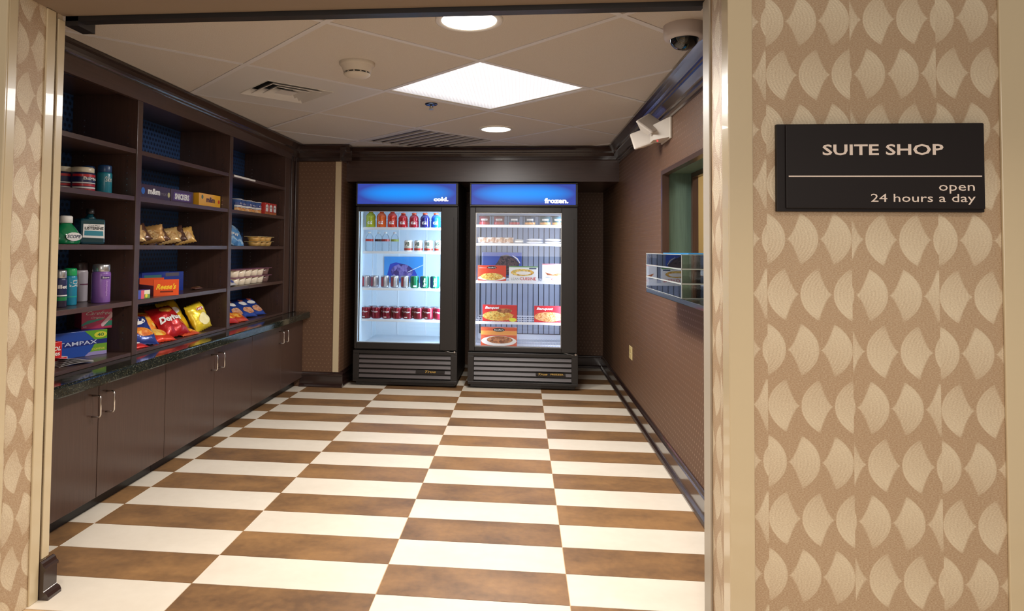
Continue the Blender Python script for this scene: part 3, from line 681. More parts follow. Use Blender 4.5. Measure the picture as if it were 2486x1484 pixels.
# cookie packets leaning in a row
cols_ = [(214, 176, 120), (96, 62, 48), (196, 150, 90), (110, 76, 58), (206, 168, 108), (86, 56, 44), (216, 170, 92)]
cook = food_print('cookie_print', [(90, 54, 30), (190, 140, 80), (230, 196, 140), (120, 74, 44)], 90)
for q in range(7):
    yy = 4.00+q*.112
    bag('cookie_packet', '%s brown and gold cookie packet from the left, leaning in the row at eye level' % ORD[q], 'packet', (-2.47-.012*(q % 2), yy, z3+.012), .165, .125, .05, foil(cols_[q]), rot=FACE-.95+.2*math.sin(q*2.3), tilt=-.42-.12*math.cos(q*1.7), roll_=-.30+.12*math.sin(q*3.1+1), seed=q+3, group='cookie packets leaning in a row',
        prints=((cook, .0, .42, .34, .28),))
# lower: display boxes
t = thing('candy_display_box', 'orange open-topped candy display box with yellow lettering', 'box', (-2.475, 4.33, z2), (0, 0, FACE-.70))
W, D, H = .165, .27, .108
MB().box(-W/2, W/2, -D/2, -D/2+.004, 0, H).box(-W/2, W/2, D/2-.004, D/2, 0, H*1.0).box(-W/2, -W/2+.004, -D/2+.004, D/2-.004, 0, H*.62).box(W/2-.004, W/2, -D/2+.004, D/2-.004, 0, H*.62).box(-W/2+.004, W/2-.004, -D/2+.004, D/2-.004, 0, .004).build('tray', col((226, 84, 34)), t)
lettering("Reese's", col((250, 206, 50)), -.062, .064, .042, .080, -D/2-.0012, t, .03, slant=.1); patch(col((120, 40, 24)), [(-.04, .022), (.045, .022), (.045, .032), (-.04, .032)], -D/2-.0008, t)
for q in range(5): MB().box(-.072, .072, -.120+q*.048, -.080+q*.048, .005, .058, c=.004).build('candy_pack', col((206, 96, 48)), t)
t = thing('candy_display_box', 'long blue candy display box behind the orange one', 'box', (-2.652, 4.60, z2), (0, 0, FACE-.20))
W, D, H = .42, .13, .142
MB().box(-W/2, W/2, -D/2, -D/2+.004, 0, H).box(-W/2, W/2, D/2-.004, D/2, 0, H).box(-W/2, -W/2+.004, -D/2+.004, D/2-.004, 0, H*.7).box(W/2-.004, W/2, -D/2+.004, D/2-.004, 0, H).box(-W/2+.004, W/2-.004, -D/2+.004, D/2-.004, 0, .004).build('tray', col((30, 54, 140)), t)
patch(col((90, 84, 92)), [(.02, .11), (.16, .11), (.16, .136), (.02, .136)], -D/2-.0008, t); patch(col((60, 110, 110)), [(-.19, .10), (-.02, .10), (-.02, .125), (-.19, .125)], -D/2-.0008, t)
for q in range(6): MB().box(-.195+q*.065, -.140+q*.065, -.058, .058, .005, .10, c=.004).build('candy_pack', col([(50, 60, 130), (150, 60, 50), (60, 120, 90)][q % 3]), t)
t = carton('gum_box', 'small pink, white and green gum box at the shelf edge beside the divider', 'box', (-2.385, 3.965, z2), .115, .05, .055, col((60, 84, 170)), rot=FACE-.1)
patch(col((220, 96, 110)), [(-.03, .001), (.0, .001), (.0, .054), (-.03, .054)], t['fy'], t); patch(col((226, 220, 200)), [(.0, .028), (.055, .028), (.055, .054), (.0, .054)], t['fy'], t); patch(col((110, 150, 70)), [(.0, .001), (.055, .001), (.055, .028), (.0, .028)], t['fy'], t); patch(col((230, 210, 60)), ell(.02, .018, .012, .012, 12), t['fy']-.0005, t)
bag('candy_bar', 'small brown wrapped candy bar lying right of the blue box', 'candy bar', (-2.44, 4.83, z2+.011), .125, .040, .020, foil((104, 66, 50)), rot=FACE, tilt=-PI/2+.15, seed=31, prints=((cook, .2, .5, .2, .3),))
# chip packets
doric = food_print('chip_print', [(180, 60, 20), (230, 130, 40), (244, 190, 80), (200, 40, 30)], 40)
chee = food_print('puff_print', [(226, 90, 20), (250, 170, 50), (252, 220, 110), (200, 50, 24)], 30)
bag('chip_packet', 'navy and white chip packet at the left front of the middle bay', 'chip packet', (-2.405, 4.035, z1+.014), .235, .255, .085, foil((44, 66, 140)), rot=FACE-.35, tilt=-.85, roll_=.15, seed=5, prints=((M['txtw'], -.08, .72, .36, .20), (doric, .08, .30, .30, .13)), texts=(("ruff", col((30, 40, 110)), -.34, .22, .64, .80, .04, .1),))
bag('chip_packet', 'small red packet under the navy chip packet', 'chip packet', (-2.375, 3.955, z1+.004), .16, .11, .03, foil((206, 40, 36)), rot=FACE-.2, tilt=-1.35, seed=6, prints=((M['txtw'], .1, .5, .2, .2),))
bag('chip_packet', 'orange and yellow cheese puff packet behind the navy packet', 'chip packet', (-2.475, 4.235, z1+.016), .22, .24, .08, foil((236, 120, 40)), rot=FACE-.25, tilt=-.78, roll_=.1, seed=7, prints=((chee, -.02, .52, .38, .34), (col((250, 200, 60)), .0, .78, .24, .10)), texts=(('Cheetos', col((226, 60, 30)), -.36, .34, .70, .84, .03, .1),))
bag('chip_packet', 'red and orange packet in front of the cheese puff packet', 'chip packet', (-2.372, 4.24, z1+.006), .20, .16, .05, foil((222, 62, 36)), rot=FACE-.3, tilt=-1.15, seed=8, prints=((chee, .0, .5, .30, .28),))
bag('chip_packet', 'large red tortilla chip packet in the centre of the middle bay', 'chip packet', (-2.40, 4.47, z1+.014), .25, .26, .09, foil((190, 28, 32)), rot=FACE-.25, tilt=-.75, roll_=-.1, seed=9, prints=((doric, .04, .80, .24, .10),), texts=(('Doritos', M['txtw'], -.40, .40, .40, .60, .05, .08),))
bag('chip_packet', 'yellow chip packet leaning behind, in the shade of its neighbour', 'chip packet', (-2.49, 4.68, z1+.014), .20, .26, .08, foil((236, 196, 40)), rot=FACE-.25, tilt=-.55, roll_=-.15, seed=10, prints=((M['txtw'], .0, .62, .24, .10),))
bag('chip_packet', 'bright yellow chip packet at the right front of the middle bay', 'chip packet', (-2.395, 4.84, z1+.012), .19, .215, .085, foil((246, 214, 50)), rot=FACE-.25, tilt=-.42, roll_=-.22, seed=11, prints=((col((250, 240, 180)), .05, .36, .30, .22), (col((206, 40, 36)), .08, .74, .20, .06)), texts=(("Lay's", M['txtw'], -.14, .28, .68, .80, .04, .05),))
bag('chip_packet', 'flat orange packet lying under the large red tortilla chip packet', 'chip packet', (-2.368, 4.60, z1+.004), .20, .12, .035, foil((214, 84, 40)), rot=FACE-.15, tilt=-1.3, seed=15, prints=((chee, .0, .5, .3, .3),))
bag('candy_packet', 'shaded maroon candy packet standing behind the chip packets', 'packet', (-2.62, 4.33, z1+.010), .20, .20, .07, foil((92, 28, 32)), rot=FACE-.2, tilt=-.2, seed=12)
bag('candy_packet', 'shaded brown candy packet at the back of the middle bay', 'packet', (-2.63, 4.58, z1+.010), .26, .21, .07, foil((96, 60, 34)), rot=FACE-.1, tilt=-.22, seed=13, texts=(('m&m', col((190, 160, 120)), .02, .36, .50, .68, .04, 0),))
bag('candy_packet', 'dark orange packet at the back left of the middle bay', 'packet', (-2.66, 4.08, z1+.010), .18, .17, .05, foil((126, 56, 30)), rot=FACE-.1, tilt=-.2, seed=14)

# ------------------------------------------------------------------ bay three
def cup(name, label, loc, r, h, mt, lidm, bands=(), rot=FACE, group=None, cat='cup', texts=()):
    t = thing(name, label, cat, loc, (0, 0, rot), group)
    MB().lathe([(r*.80, 0), (r*.82, .004), (r*.99, h-.006)], 24).build('cup', mt, t)
    MB().lathe([(r*1.04, h-.0058), (r*1.06, h-.002), (r*1.02, h)], 24).build('lid', lidm, t)
    for (m2, a0, a1, z0, z1) in bands: wrap_band(m2, r*1.005, a0, a1, z0*h, z1*h, t)
    for (s, m2, a0, a1, za, zb, bold, rq) in texts: wrap_lettering(s, m2, r*1.02, a0, a1, za*h, zb*h, t, bold, rq)
    return t
noodle = food_print('noodle_print', [(200, 80, 30), (236, 170, 90), (240, 210, 150), (180, 60, 30)], 70)
cblue = col((70, 100, 160))
cup('noodle_cup', 'blue and red noodle cup beside the second divider', (-2.455, 5.28, z4), .050, .112, cblue, M['txtw'], ((red, -1.4, 1.4, .62, .9), (noodle, -1.4, 1.4, .04, .30)))
for q in range(5):
    cup('noodle_cup', '%s blue and white noodle cup from the left in the row on the right-hand shelf' % ORD[q], (-2.46-.015*(q % 2), 5.49+q*.106, z4), .052, .108, cblue, M['txtw'], ((noodle, -1.4, 1.4, .04, .32), (M['txtw'], -1.4, 1.4, .36, .50), (col((40, 60, 130)), -1.4, 1.4, .52, .72)), group='noodle cups in a row', texts=(('Cup', M['txtw'], -.5, .5, .54, .70, .03, 0),))
for q in range(3):
    t = carton('soup_box', '%s of three small red and white soup boxes, counted from the left' % ORD[q], 'box', (-2.425, 6.015+q*.098, z4), .088, .07, .112, col((196, 54, 44)), rot=FACE, group='small red and white boxes')
    patch(M['txtw'], [(-.03, .03), (.03, .03), (.032, .085), (0, .10), (-.032, .085)], t['fy'], t); patch(col((206, 120, 60)), [(-.043, .002), (.043, .002), (.043, .022), (-.043, .022)], t['fy'], t); lettering('HOT', M['txtk'], -.02, .02, .060, .074, t['fy']-.0008, t, .02)
bluep = food_print('blue_bag_print', [(40, 84, 150), (90, 150, 206), (180, 210, 230), (60, 110, 180)], 28)
bag('popcorn_packet', 'large leaning blue and white packet on the eye-level right shelf', 'packet', (-2.46, 5.42, z3+.012), .30, .25, .10, bluep, rot=FACE-.25, tilt=-.70, roll_=.35, seed=20, texts=(('Corn', M['txtw'], -.3, .2, .3, .45, .03, .1),))
fruitm = mat('fruit_cup', (214, 168, 92), .25, coat=.5, vary=.25, vscale=30)
for lay in range(2):
    t = thing('fruit_cup_pack', 'yellow fruit cup pack, %s of the stack of two' % ('bottom' if lay == 0 else 'top'), 'fruit cups', (-2.45, 6.0, z3+lay*.0445), (0, 0, FACE), 'fruit cup packs')
    for q in range(3): MB().lathe([(.046, 0), (.050, .003), (.064, .040)], 20).build('cup', fruitm, t, loc=((q-1)*.128, 0, 0))
    MB().box(-.196, .196, -.066, .066, .0402, .0438, c=.001).build('lid', col((226, 206, 150)), t)
pud = mat('pudding_cup', (236, 222, 196), .3, coat=.4); purp = col((150, 96, 120))
for lay in range(2):
    for s_ in range(2):
        t = thing('pudding_cup_pack', '%s %s pack of cream pudding cups with plum lid' % (('lower', 'upper')[lay], ('left', 'right')[s_]), 'pudding cups', (-2.45, 5.555+s_*.40, z2+lay*.0680), (0, 0, FACE), 'pudding cup packs')
        for q in range(3):
            if s_ == 1 and q == 2: mm = mat('clear_pudding_cup', (120, 90, 84), .2, coat=.5)
            else: mm = pud
            MB().lathe([(.044, 0), (.048, .004), (.062, .062)], 20).build('cup', mm, t, loc=((q-1)*.130, 0, 0))
        MB().box(-.196, .196, -.066, .066, .0622, .0672, c=.001).build('lid', purp, t)
bag('cracker_packet', 'flat white and blue cracker packet in front of the pudding cups', 'packet', (-2.385, 5.30, z2+.010), .17, .085, .025, foil((212, 208, 206)), rot=FACE, tilt=-.9, seed=22, prints=((col((60, 80, 150)), .1, .4, .2, .2),))
nuts = food_print('nut_print', [(120, 60, 40), (220, 150, 110), (236, 190, 150), (90, 60, 110)], 60)
for q, (yy, xx, zz, rl) in enumerate(((5.42, -2.52, .03, .2), (5.60, -2.46, .016, .15), (5.80, -2.44, .012, .1), (5.98, -2.43, .012, .05))):
    bag('nut_packet', '%s blue snack packet from the left, lying at the bottom right' % ORD[q], 'packet', (xx, yy, z1+zz), .20, .235, .06, foil((40, 72, 160)), rot=FACE-.25, tilt=-.92, roll_=rl, seed=23+q, group='blue snack packets at the bottom right', prints=((nuts, .05, .26, .34, .16), (M['txtw'], .0, .62, .26, .10), (col((206, 110, 90)), .0, .80, .14, .07)))
bag('chip_packet', 'red and orange chip packet below the blue packets beside the second divider', 'chip packet', (-2.385, 5.28, z1+.010), .20, .19, .07, foil((206, 50, 40)), rot=FACE-.2, tilt=-.95, roll_=.1, seed=30, prints=((doric, .1, .35, .30, .2), (M['txtw'], -.1, .72, .24, .10)))
bag('chip_packet', 'second red and orange chip packet lying to the right of the first', 'chip packet', (-2.372, 5.46, z1+.006), .19, .15, .05, foil((212, 76, 44)), rot=FACE-.3, tilt=-1.15, seed=33, prints=((doric, .0, .45, .30, .25),))

# ================================================================== COOLERS
def cooler(label, x0, x1, yf, gx0, gx1, gz0, gz1, word, wx, wz, freezer):
    t = thing('display_cooler', label, 'cooler', ((x0+x1)/2, yf, 0)); cx_ = (x0+x1)/2; L = lambda x: x-cx_
    a, b = L(x0), L(x1); ga, gb = L(gx0), L(gx1); D = 1.02 if not freezer else .95; TOP = 2.118
    ia, ib, iz0, iz1, idp = a+.045, b-.10, gz0-.03, gz1+.02, .85
    # shell of panels so that the inside is hollow
    MB().box(a, ia-.004, .06, D, .05, TOP).box(ib+.004, b, .06, D, .05, TOP).box(ia-.004, ib+.004, idp+.01, D, .05, TOP).box(ia-.004, ib+.004, .06, idp+.01, iz1+.004, TOP).box(ia-.004, ib+.004, .06, idp+.01, .05, iz0-.004).build('cabinet_shell', M['black'], t)
    MB().box(ia-.004, ia, .062, idp, iz0, iz1).box(ib, ib+.004, .062, idp, iz0, iz1).box(ia, ib, idp, idp+.004, iz0, iz1).box(ia, ib, .062, idp, iz1, iz1+.004).box(ia, ib, .062, idp, iz0-.004, iz0).build('liner', M['white'], t)
    if freezer:
        for q in range(15):
            xx = ia+.03+q*(ib-ia-.06)/15; MB().box(xx, xx+(ib-ia-.06)/15-.008, idp-.02, idp-.006, iz0+.07, iz1-.02, c=.002).build('back_slat', mat('freezer_back', (150, 160, 178), .4), t)
        bx('back_backing', mat('freezer_gap', (60, 66, 80), .6), ia+.01, ib-.01, idp-.006, idp-.002, iz0+.06, iz1-.01, t)
    else:
        for fx in (.27, .62, .86):
            xx = ia+(ib-ia)*fx; MB().box(xx, xx+.016, idp-.008, idp-.001, iz0+.01, iz1-.01, c=.002).build('shelf_rail', M['wire'], t)
        MB().box(ia+.001, ia+.008, .62, .64, iz0+.01, iz1-.01).build('shelf_rail', M['wire'], t)
    # header
    hd = MB().box(a, b, 0, .058, 1.872, 1.892, c=.004).box(a, b, 0, .058, TOP-.014, TOP, c=.004).box(a, a+.016, 0, .058, 1.892, TOP-.014, c=.003).box(b-.022, b, 0, .058, 1.892, TOP-.014, c=.003).box(a+.016, b-.022, .02, .058, 1.892, TOP-.014).build('header_frame', M['black'], t)
    pw = (b-.022)-(a+.016); ph = TOP-.014-1.892
    pn = MB().box(-pw/2, pw/2, -.003, .003, -ph/2, ph/2).build('lit_panel', header_panel(pw, ph), t, loc=((a+.016+b-.022)/2, .014, (1.892+TOP-.014)/2))
    px, pz = pn.location.x, pn.location.z
    lettering(word, mat('header_white', (255, 255, 255), .5, emit=1.0), L(wx[0])-px, L(wx[1])-px, wz[0]-pz, wz[1]-pz, -.0042, pn, .045)
    # door
    dr = MB(); z0, z1 = .385, 1.862
    dr.box(a+.004, ga, .0, .055, z0, z1, c=.004).box(gb, b-.004, .0, .055, z0, z1, c=.004).box(ga, gb, .002, .055, z0, gz0, c=.003).box(ga, gb, .002, .055, gz1, z1, c=.003)
    door = dr.build('door', M['black'], t)
    MB().box(ga, gb, .020, .026, gz0, gz1).build('glass_pane', M['glass'], door)
    MB().box(ga, ga+.006, .027, .05, gz0, gz1).box(gb-.006, gb, .027, .05, gz0, gz1).box(ga+.006, gb-.006, .027, .05, gz0, gz0+.006).box(ga+.006, gb-.006, .027, .05, gz1-.006, gz1).build('glass_trim', M['steel'] if freezer else M['white'], door)
    MB().box(a+.006, a+.018, -.006, -.0002, 1.0, 1.32, c=.002).build('handle', M['black2'], door)
    MB().box(b-.045, b-.030, -.004, -.0002, .70, 1.75, c=.0015).build('hinge_strip', M['black2'], door)
    # base with louvres
    bs = MB().box(a-.006, b+.006, .0, .05, .335, .370, c=.004).box(a-.006, a+.058, 0, .05, .075, .335, c=.003).box(b-.06, b+.006, 0, .05, .075, .335, c=.003).box(a-.006, b+.006, 0, .05, .045, .075, c=.004).box(a+.058, b-.06, .04, .05, .075, .335)
    bs.build('base_frame', M['black'], t)
    for q in range(5):
        z = .092+q*.050; Mt = Matrix.Translation(((a+b)/2, .016, z+.012)) @ Matrix.Rotation(R(-28), 4, 'X')
        MB().box(-(b-a-.118)/2, (b-a-.118)/2, -.003, .003, -.017, .017, mtx=Mt).build('louvre', M['louvre'], t)
    fo = MB()
    for fx in (a+.07, b-.07):
        for fy in (.10, D-.1): fo.lathe([(.028, 0), (.028, .03), (.02, .05)], 14, mtx=Matrix.Translation((fx, fy, 0)))
    fo.build('feet', M['black2'], t); MB().box(a+.02, b-.02, .03, D-.02, .012, .05, c=.004).build('skirt', M['black2'], t)
    pl = MB().box(b-.42, b-.12, -.0045, -.0005, .150, .178).build('badge', M['black2'], t)
    lettering('True', M['gold'], b-.33 if not freezer else b-.40, b-.21 if not freezer else b-.30, .153, .176, -.0052, pl, .02, slant=.12)
    if freezer: lettering('FREEZER', M['gold'], b-.27, b-.14, .157, .173, -.0052, pl, .02)
    MB().lathe([(.010, 0), (.010, .02)], 12, mtx=Matrix.Translation((b-.02, -.001, .372)) @ Matrix.Rotation(R(90), 4, 'X')).tube([(b-.02, -.012, .378), (b-.05, -.015, .366), (b-.09, -.012, .376), (b-.14, -.010, .384)], .002, 6).build('lock_and_wire', M['steel'], t)
    # lamps behind both door stiles
    e = 10 if freezer else 20
    for xx, rz, k in ((gb+.035, R(-62), 1.0), (ga-.012, R(62), .45 if freezer else .7)):
        o = area('cooler_tube', (cx_+xx, yf+.085, (gz0+gz1)/2), .03, e*k, (.50, .76, 1.0) if not freezer else (.66, .76, 1.0), (0, 0, 0), size_y=gz1-gz0-.05)
        dv = Vector((-math.copysign(1, rz)*-.62, .78, 0)); o.rotation_euler = dv.to_track_quat('-Z', 'Y').to_euler()
    MB().lathe([(.010, gz0+.02), (.010, gz1-.02)], 10, mtx=Matrix.Translation((gb+.05, .080, 0))).build('lamp_tube', mat('cool_tube', (220, 236, 255), .4, emit=3), t)
    return t, ia, ib, iz0
def wire_shelf(t, ia, ib, z, y0=.13, y1=.80):
    mb = MB(); mb.box(ia+.006, ib-.006, y0-.005, y0+.001, z-.026, z, c=.001).box(ia+.006, ib-.006, y1, y1+.006, z-.008, z)
    for q in range(34): xx = ia+.012+q*(ib-ia-.024)/33; mb.box(xx-.002, xx+.002, y0+.001, y1, z-.004, z-.0004)
    for yy in (y0+.2, y0+.42): mb.box(ia+.006, ib-.006, yy, yy+.005, z-.009, z-.004)
    return mb.build('wire_shelf', M['wire'], t)
YC, YZ = 6.79, 6.82
c1, ia1, ib1, iz1_ = cooler('left black glass-door drinks cooler under a blue sign reading cold', -1.737, -.658, YC, -1.709, -.833, .448, 1.819, 'cold.', (-.915, -.760), (1.923, 1.966), False)
c2, ia2, ib2, iz2_ = cooler('right black glass-door freezer under a blue sign reading frozen', -.540, .570, YZ, -.477, .407, .428, 1.810, 'frozen.', (.230, .474), (1.908, 1.962), True)
S1 = [1.652, 1.398, 1.010, .680]; S2 = [1.688, 1.494, 1.100, .674]
for z in S1: wire_shelf(c1, ia1, ib1, z)
for z in S2: wire_shelf(c2, ia2, ib2, z, y1=.78)
wire_shelf(c2, ia2, ib2, .415, y1=.78)
YI = YC+.14+.055; YJ = YZ+.14
# sports drinks
gcols = [((170, 176, 40), 'yellow-green'), ((224, 92, 24), 'orange'), ((206, 50, 30), 'orange-red'), ((186, 24, 34), 'red'), ((170, 16, 40), 'crimson'), ((36, 32, 110), 'navy'), ((14, 96, 220), 'bright blue')]
for q, (c, nm) in enumerate(gcols):
    big = q < 3; r = .052; h = .185 if big else .160; x = -1.618+q*.1177
    t = thing('sports_drink_bottle', '%s sports drink bottle on the top shelf of the left cooler' % nm, 'bottle', (x, YI, S1[0]), (0, 0, 0))
    bm_ = mat('drink_%d_%d_%d' % c, c, .12, coat=.6)
    if big: MB().lathe([(r*.94, 0), (r, .008), (r, .075), (r*.93, .085), (r, .095), (r*.98, .125), (r*.75, .145), (r*.45, .157), (r*.42, .165)], 22).build('bottle', bm_, t)
    else: MB().lathe([(r*.94, 0), (r, .008), (r, .070), (r*.92, .080), (r, .092), (r*.88, .115), (r*.6, .130), (r*.42, .136), (r*.40, .140)], 22).build('bottle', bm_, t)
    hb = .165 if big else .140
    MB().lathe([(r*.48, hb+.0002), (r*.5, hb+.003), (r*.47, h-.002), (r*.40, h)], 16).build('cap', col((226, 84, 40)), t)
    wrap_lettering('G', M['txtw'], r+.0012, -.55, .45, .030, .068, t, .05)
# water bottles
for q in range(4):
    x = -1.63+q*.088; t = thing('water_bottle', '%s clear water bottle from the left in the left cooler' % ORD[q], 'bottle', (x, YI+(q % 2)*.055, S1[1]), (0, 0, 0), 'clear water bottles in the cooler')
    r = .043
    MB().lathe([(r*.9, 0), (r, .006), (r, .04), (r*.93, .048), (r, .056), (r, .135), (r*.85, .160), (r*.45, .182), (r*.36, .190)], 20).build('bottle', M['petw'], t)
    MB().lathe([(r*.38, .1903), (r*.40, .193), (r*.38, .206)], 14).build('cap', M['txtw'], t)
    wrap_band(col([(170, 44, 30), (60, 30, 34), (150, 40, 34), (150, 160, 60)][q]), r+.001, -1.7, 1.7, .105, .130, t)
# juice cans
for q in range(4):
    soda_can('juice_can', '%s white and red vegetable juice can from the left in the cooler' % ORD[q], (-1.204+q*.108, YI, S1[1]), .047, .119, M['txtw'], 'vegetable juice cans', rot=-.1, bands=((col((176, 50, 36)), -1.6, 1.6, .10, .30), (col((40, 110, 60)), -.5, .8, .36, .42)), texts=(('V8', col((30, 60, 40)), -.75, .45, .48, .84, .03, 0),))
# colas and lemon-lime cans
dsil = mat('diet_can_silver', (190, 186, 192), .25, .6)
xs = [-1.660, -1.566, -1.453, -1.348, -1.238, -1.134, -1.027, -.918]
for q in range(5):
    soda_can('cola_can', '%s silver diet cola can from the left in the left cooler' % ORD[q], (xs[q], YI, S1[2]), .046, .127, dsil, 'silver diet cola cans', rot=-.15, bands=((col((110, 70, 84)), -.75, -.05, .08, .90),), texts=(('Coke', col((206, 30, 50)), -.62, -.18, .16, .84, .03, 1),))
soda_can('ginger_ale_can', 'plain green soda can right of the silver cola cans', (xs[5], YI, S1[2]), .046, .127, col((20, 130, 90), .25, .4), rot=0, bands=((M['txtw'], -.2, .6, .08, .22),))
for q in (6, 7):
    soda_can('lime_soda_can', ('left' if q == 6 else 'right')+' of the two green and navy lemon-lime soda cans', (xs[q], YI, S1[2]), .048, .127, col((16, 120, 84), .25, .4), rot=0, bands=((col((24, 50, 120)), -1.3, -.3, .06, .94),), texts=(('Sprite', M['txtw'], -.2, .5, .12, .84, .03, 1),))
mar = mat('maroon_can', (128, 20, 40), .25, .4)
for row in range(2):
    for q in range(8):
        soda_can('pepper_soda_can', '%s dark red soda can from the left in the %s row' % (ORD[q], ('front', 'second')[row]), (-1.655+q*.1125+(.045 if row else 0), YI+row*.115, S1[3]), .052, .122, mar, 'dark red soda cans', rot=random.uniform(-.25, .15), texts=(('Dr Pepper', M['txtw'], -.75, .65, .52, .70, .02, 0),), bands=((M['txtw'], -.5, .1, .12, .20),) if q % 2 == 0 else ())
# posters inside
def poster(label, x0, x1, y, z0, z1, bgm, prints):
    t = thing('poster', label, 'poster', ((x0+x1)/2, y, z0)); w_ = x1-x0
    MB().box(-w_/2, w_/2, 0, .003, 0, z1-z0).build('poster_card', bgm, t)
    for i, (m2, pts) in enumerate(prints): patch(m2, pts, -.0006*(i+1), t, 'printed_panel')
    return t
colaf = food_print('cola_print', [(40, 24, 60), (60, 40, 110), (150, 130, 190), (70, 40, 60)], 22)
poster('light blue poster of a cola glass with straw inside the left cooler', -1.60, -1.14, YC+.835, 1.03, 1.332, col((60, 140, 206)), (
  (col((40, 60, 160)), [(-.21, .02), (.15, .02), (.16, .09), (.13, .15), (.03, .21), (-.09, .235), (-.16, .215), (-.185, .12)]), (colaf, ell(-.02, .13, .13, .085)), (M['txtw'], [(.05, .12), (.23, .205), (.23, .211), (.05, .127)])))
berry = food_print('berry_print', [(20, 16, 24), (44, 30, 40), (96, 70, 70), (26, 22, 34)], 60)
poster('dark blue poster of berries in a scoop at the back of the freezer', -.452, .0, YZ+.74, 1.13, 1.395, col((40, 74, 160)), (
  (berry, [(-.09, .01), (.13, .01), (.19, .09), (.20, .14), (.15, .20), (.06, .24), (-.01, .225), (-.05, .15), (-.12, .06)]), (M['silver'], [(.205, .14), (.17, .19), (.12, .225), (.125, .23), (.18, .20), (.212, .145)])))
# freezer: ice cream tubs
tubs = [(-.396, 'dark red', (120, 22, 40)), (-.240, 'dark red', (120, 22, 40)), (-.08, 'blue-grey', (60, 74, 96)), (.085, 'blue-grey', (60, 74, 96)), (.245, 'teal', (50, 90, 96)), (.375, 'teal', (50, 90, 96))]
for q, (x, nm, c) in enumerate(tubs):
    t = cup('ice_cream_tub', '%s %s ice cream tub on the top shelf of the freezer' % (('left', 'right')[q % 2], nm), (x, YJ+.075, S2[0]), .060, .098, col(c), col((54, 50, 56)), ((M['txtw'], -.6, .6, .48, .66), (noodle if q > 2 else col((170, 40, 50)), -1.2, 1.2, .06, .30)), rot=0, cat='tub')
    if q < 2: wrap_lettering('Haagen', M['txtk'], .0625, -.45, .45, .050, .061, t, .02)
# wrapped ice-cream / pastries
wr = food_print('wrap_print', [(120, 84, 70), (200, 160, 130), (236, 226, 216), (170, 120, 90)], 30)
for q in range(4): bag('ice_cream_bar', '%s brown and white wrapped frozen bar from the left' % ORD[q], 'frozen bar', (-.405+q*.088, YJ+.06, S2[1]+.006), .115, .075, .04, wr, rot=.3-q*.1, tilt=-.75, seed=40+q, group='wrapped frozen bars')
bag('ice_cream_bar', 'small white wrapped frozen bar lying on its own', 'frozen bar', (-.03, YJ+.06, S2[1]+.012), .10, .06, .028, foil((226, 222, 216)), tilt=-1.1, seed=45)
for q in range(4):
    bag('ice_cream_sandwich', '%s white wrapped ice cream sandwich, %s layer' % (('left', 'right')[q % 2], ('lower', 'upper')[q//2]), 'frozen bar', (.135+(q % 2)*.19, YJ+.02, S2[1]+.013+(q//2)*.026), .178, .115, .024, foil((232, 230, 232)), tilt=-PI/2+.02, seed=50+q, group='white wrapped ice cream sandwiches')
# frozen meal cartons
def meal(label, x0, x1, z, h_, rgb, build_):
    t = carton('frozen_meal_box', label, 'box', ((x0+x1)/2, YJ+.03, z), x1-x0, .05, h_, col(rgb)); build_(t, x1-x0, h_, t['fy']); return t
pasta = food_print('pasta_print', [(120, 90, 30), (220, 160, 60), (240, 210, 120), (90, 120, 50)], 70); meat = food_print('meat_print', [(70, 34, 24), (150, 84, 50), (200, 130, 80), (60, 28, 22)], 45)
plate = col((236, 230, 222))
def b_st(t, w_, h_, y):
    patch(plate, ell(0, h_*.18, w_*.49, h_*.17), y, t, 'printed_plate'); patch(pasta, ell(0, h_*.27, w_*.40, h_*.24), y-.0006, t, 'printed_food'); patch(M['txtk'], ell(0, h_*.86, w_*.17, h_*.09), y-.0006, t, 'logo_oval'); lettering("Stouffer's", M['txtw'], -w_*.13, w_*.13, h_*.82, h_*.90, y-.0012, t, .01); patch(col((240, 200, 190)), [(-w_*.45, h_*.83), (-w_*.2, h_*.83), (-w_*.2, h_*.85), (-w_*.45, h_*.85)], y-.0005, t)
meal('red frozen meal box with pasta picture on the third freezer shelf', -.459, -.162, S2[2], .160, (208, 60, 28), b_st)
def b_lc(t, w_, h_, y):
    patch(col((90, 150, 70)), [(-w_/2, h_*.94), (w_/2, h_*.94), (w_/2, h_), (-w_/2, h_)], y, t); patch(pasta, ell(-.01, h_*.58, w_*.40, h_*.24), y, t, 'printed_food'); patch(plate, ell(.0, h_*.55, w_*.26, h_*.12), y-.0005, t, 'printed_plate')
    lettering('LEAN', col((150, 150, 150)), -w_*.42, -w_*.14, h_*.06, h_*.22, y-.0006, t); lettering('CUISINE', col((200, 40, 50)), -w_*.12, w_*.44, h_*.06, h_*.26, y-.0006, t, .01); patch(col((60, 80, 110)), [(w_*.2, h_*.82), (w_*.45, h_*.82), (w_*.45, h_*.9), (w_*.2, h_*.9)], y-.0005, t)
meal('white frozen meal box with green top edge and oval dish picture', -.132, .170, S2[2], .154, (232, 232, 232), b_lc)
def b_b3(t, w_, h_, y):
    patch(col((226, 120, 130)), [(-w_/2, h_*.95), (w_/2, h_*.95), (w_/2, h_), (-w_/2, h_)], y, t); patch(meat, [(-w_*.38, h_*.52), (-w_*.3, h_*.36), (w_*.1, h_*.30), (w_*.42, h_*.44), (w_*.3, h_*.50), (-.02, h_*.40)], y, t, 'printed_food'); patch(col((150, 160, 170)), ell(-w_*.25, h_*.24, w_*.12, h_*.03), y, t); lettering('CUISINE', col((200, 40, 50)), -w_*.12, w_*.44, h_*.06, h_*.2, y-.0006, t)
meal('white frozen meal box with pink top edge against the right side of the freezer', .214, .470, S2[2], .184, (236, 236, 238), b_b3)
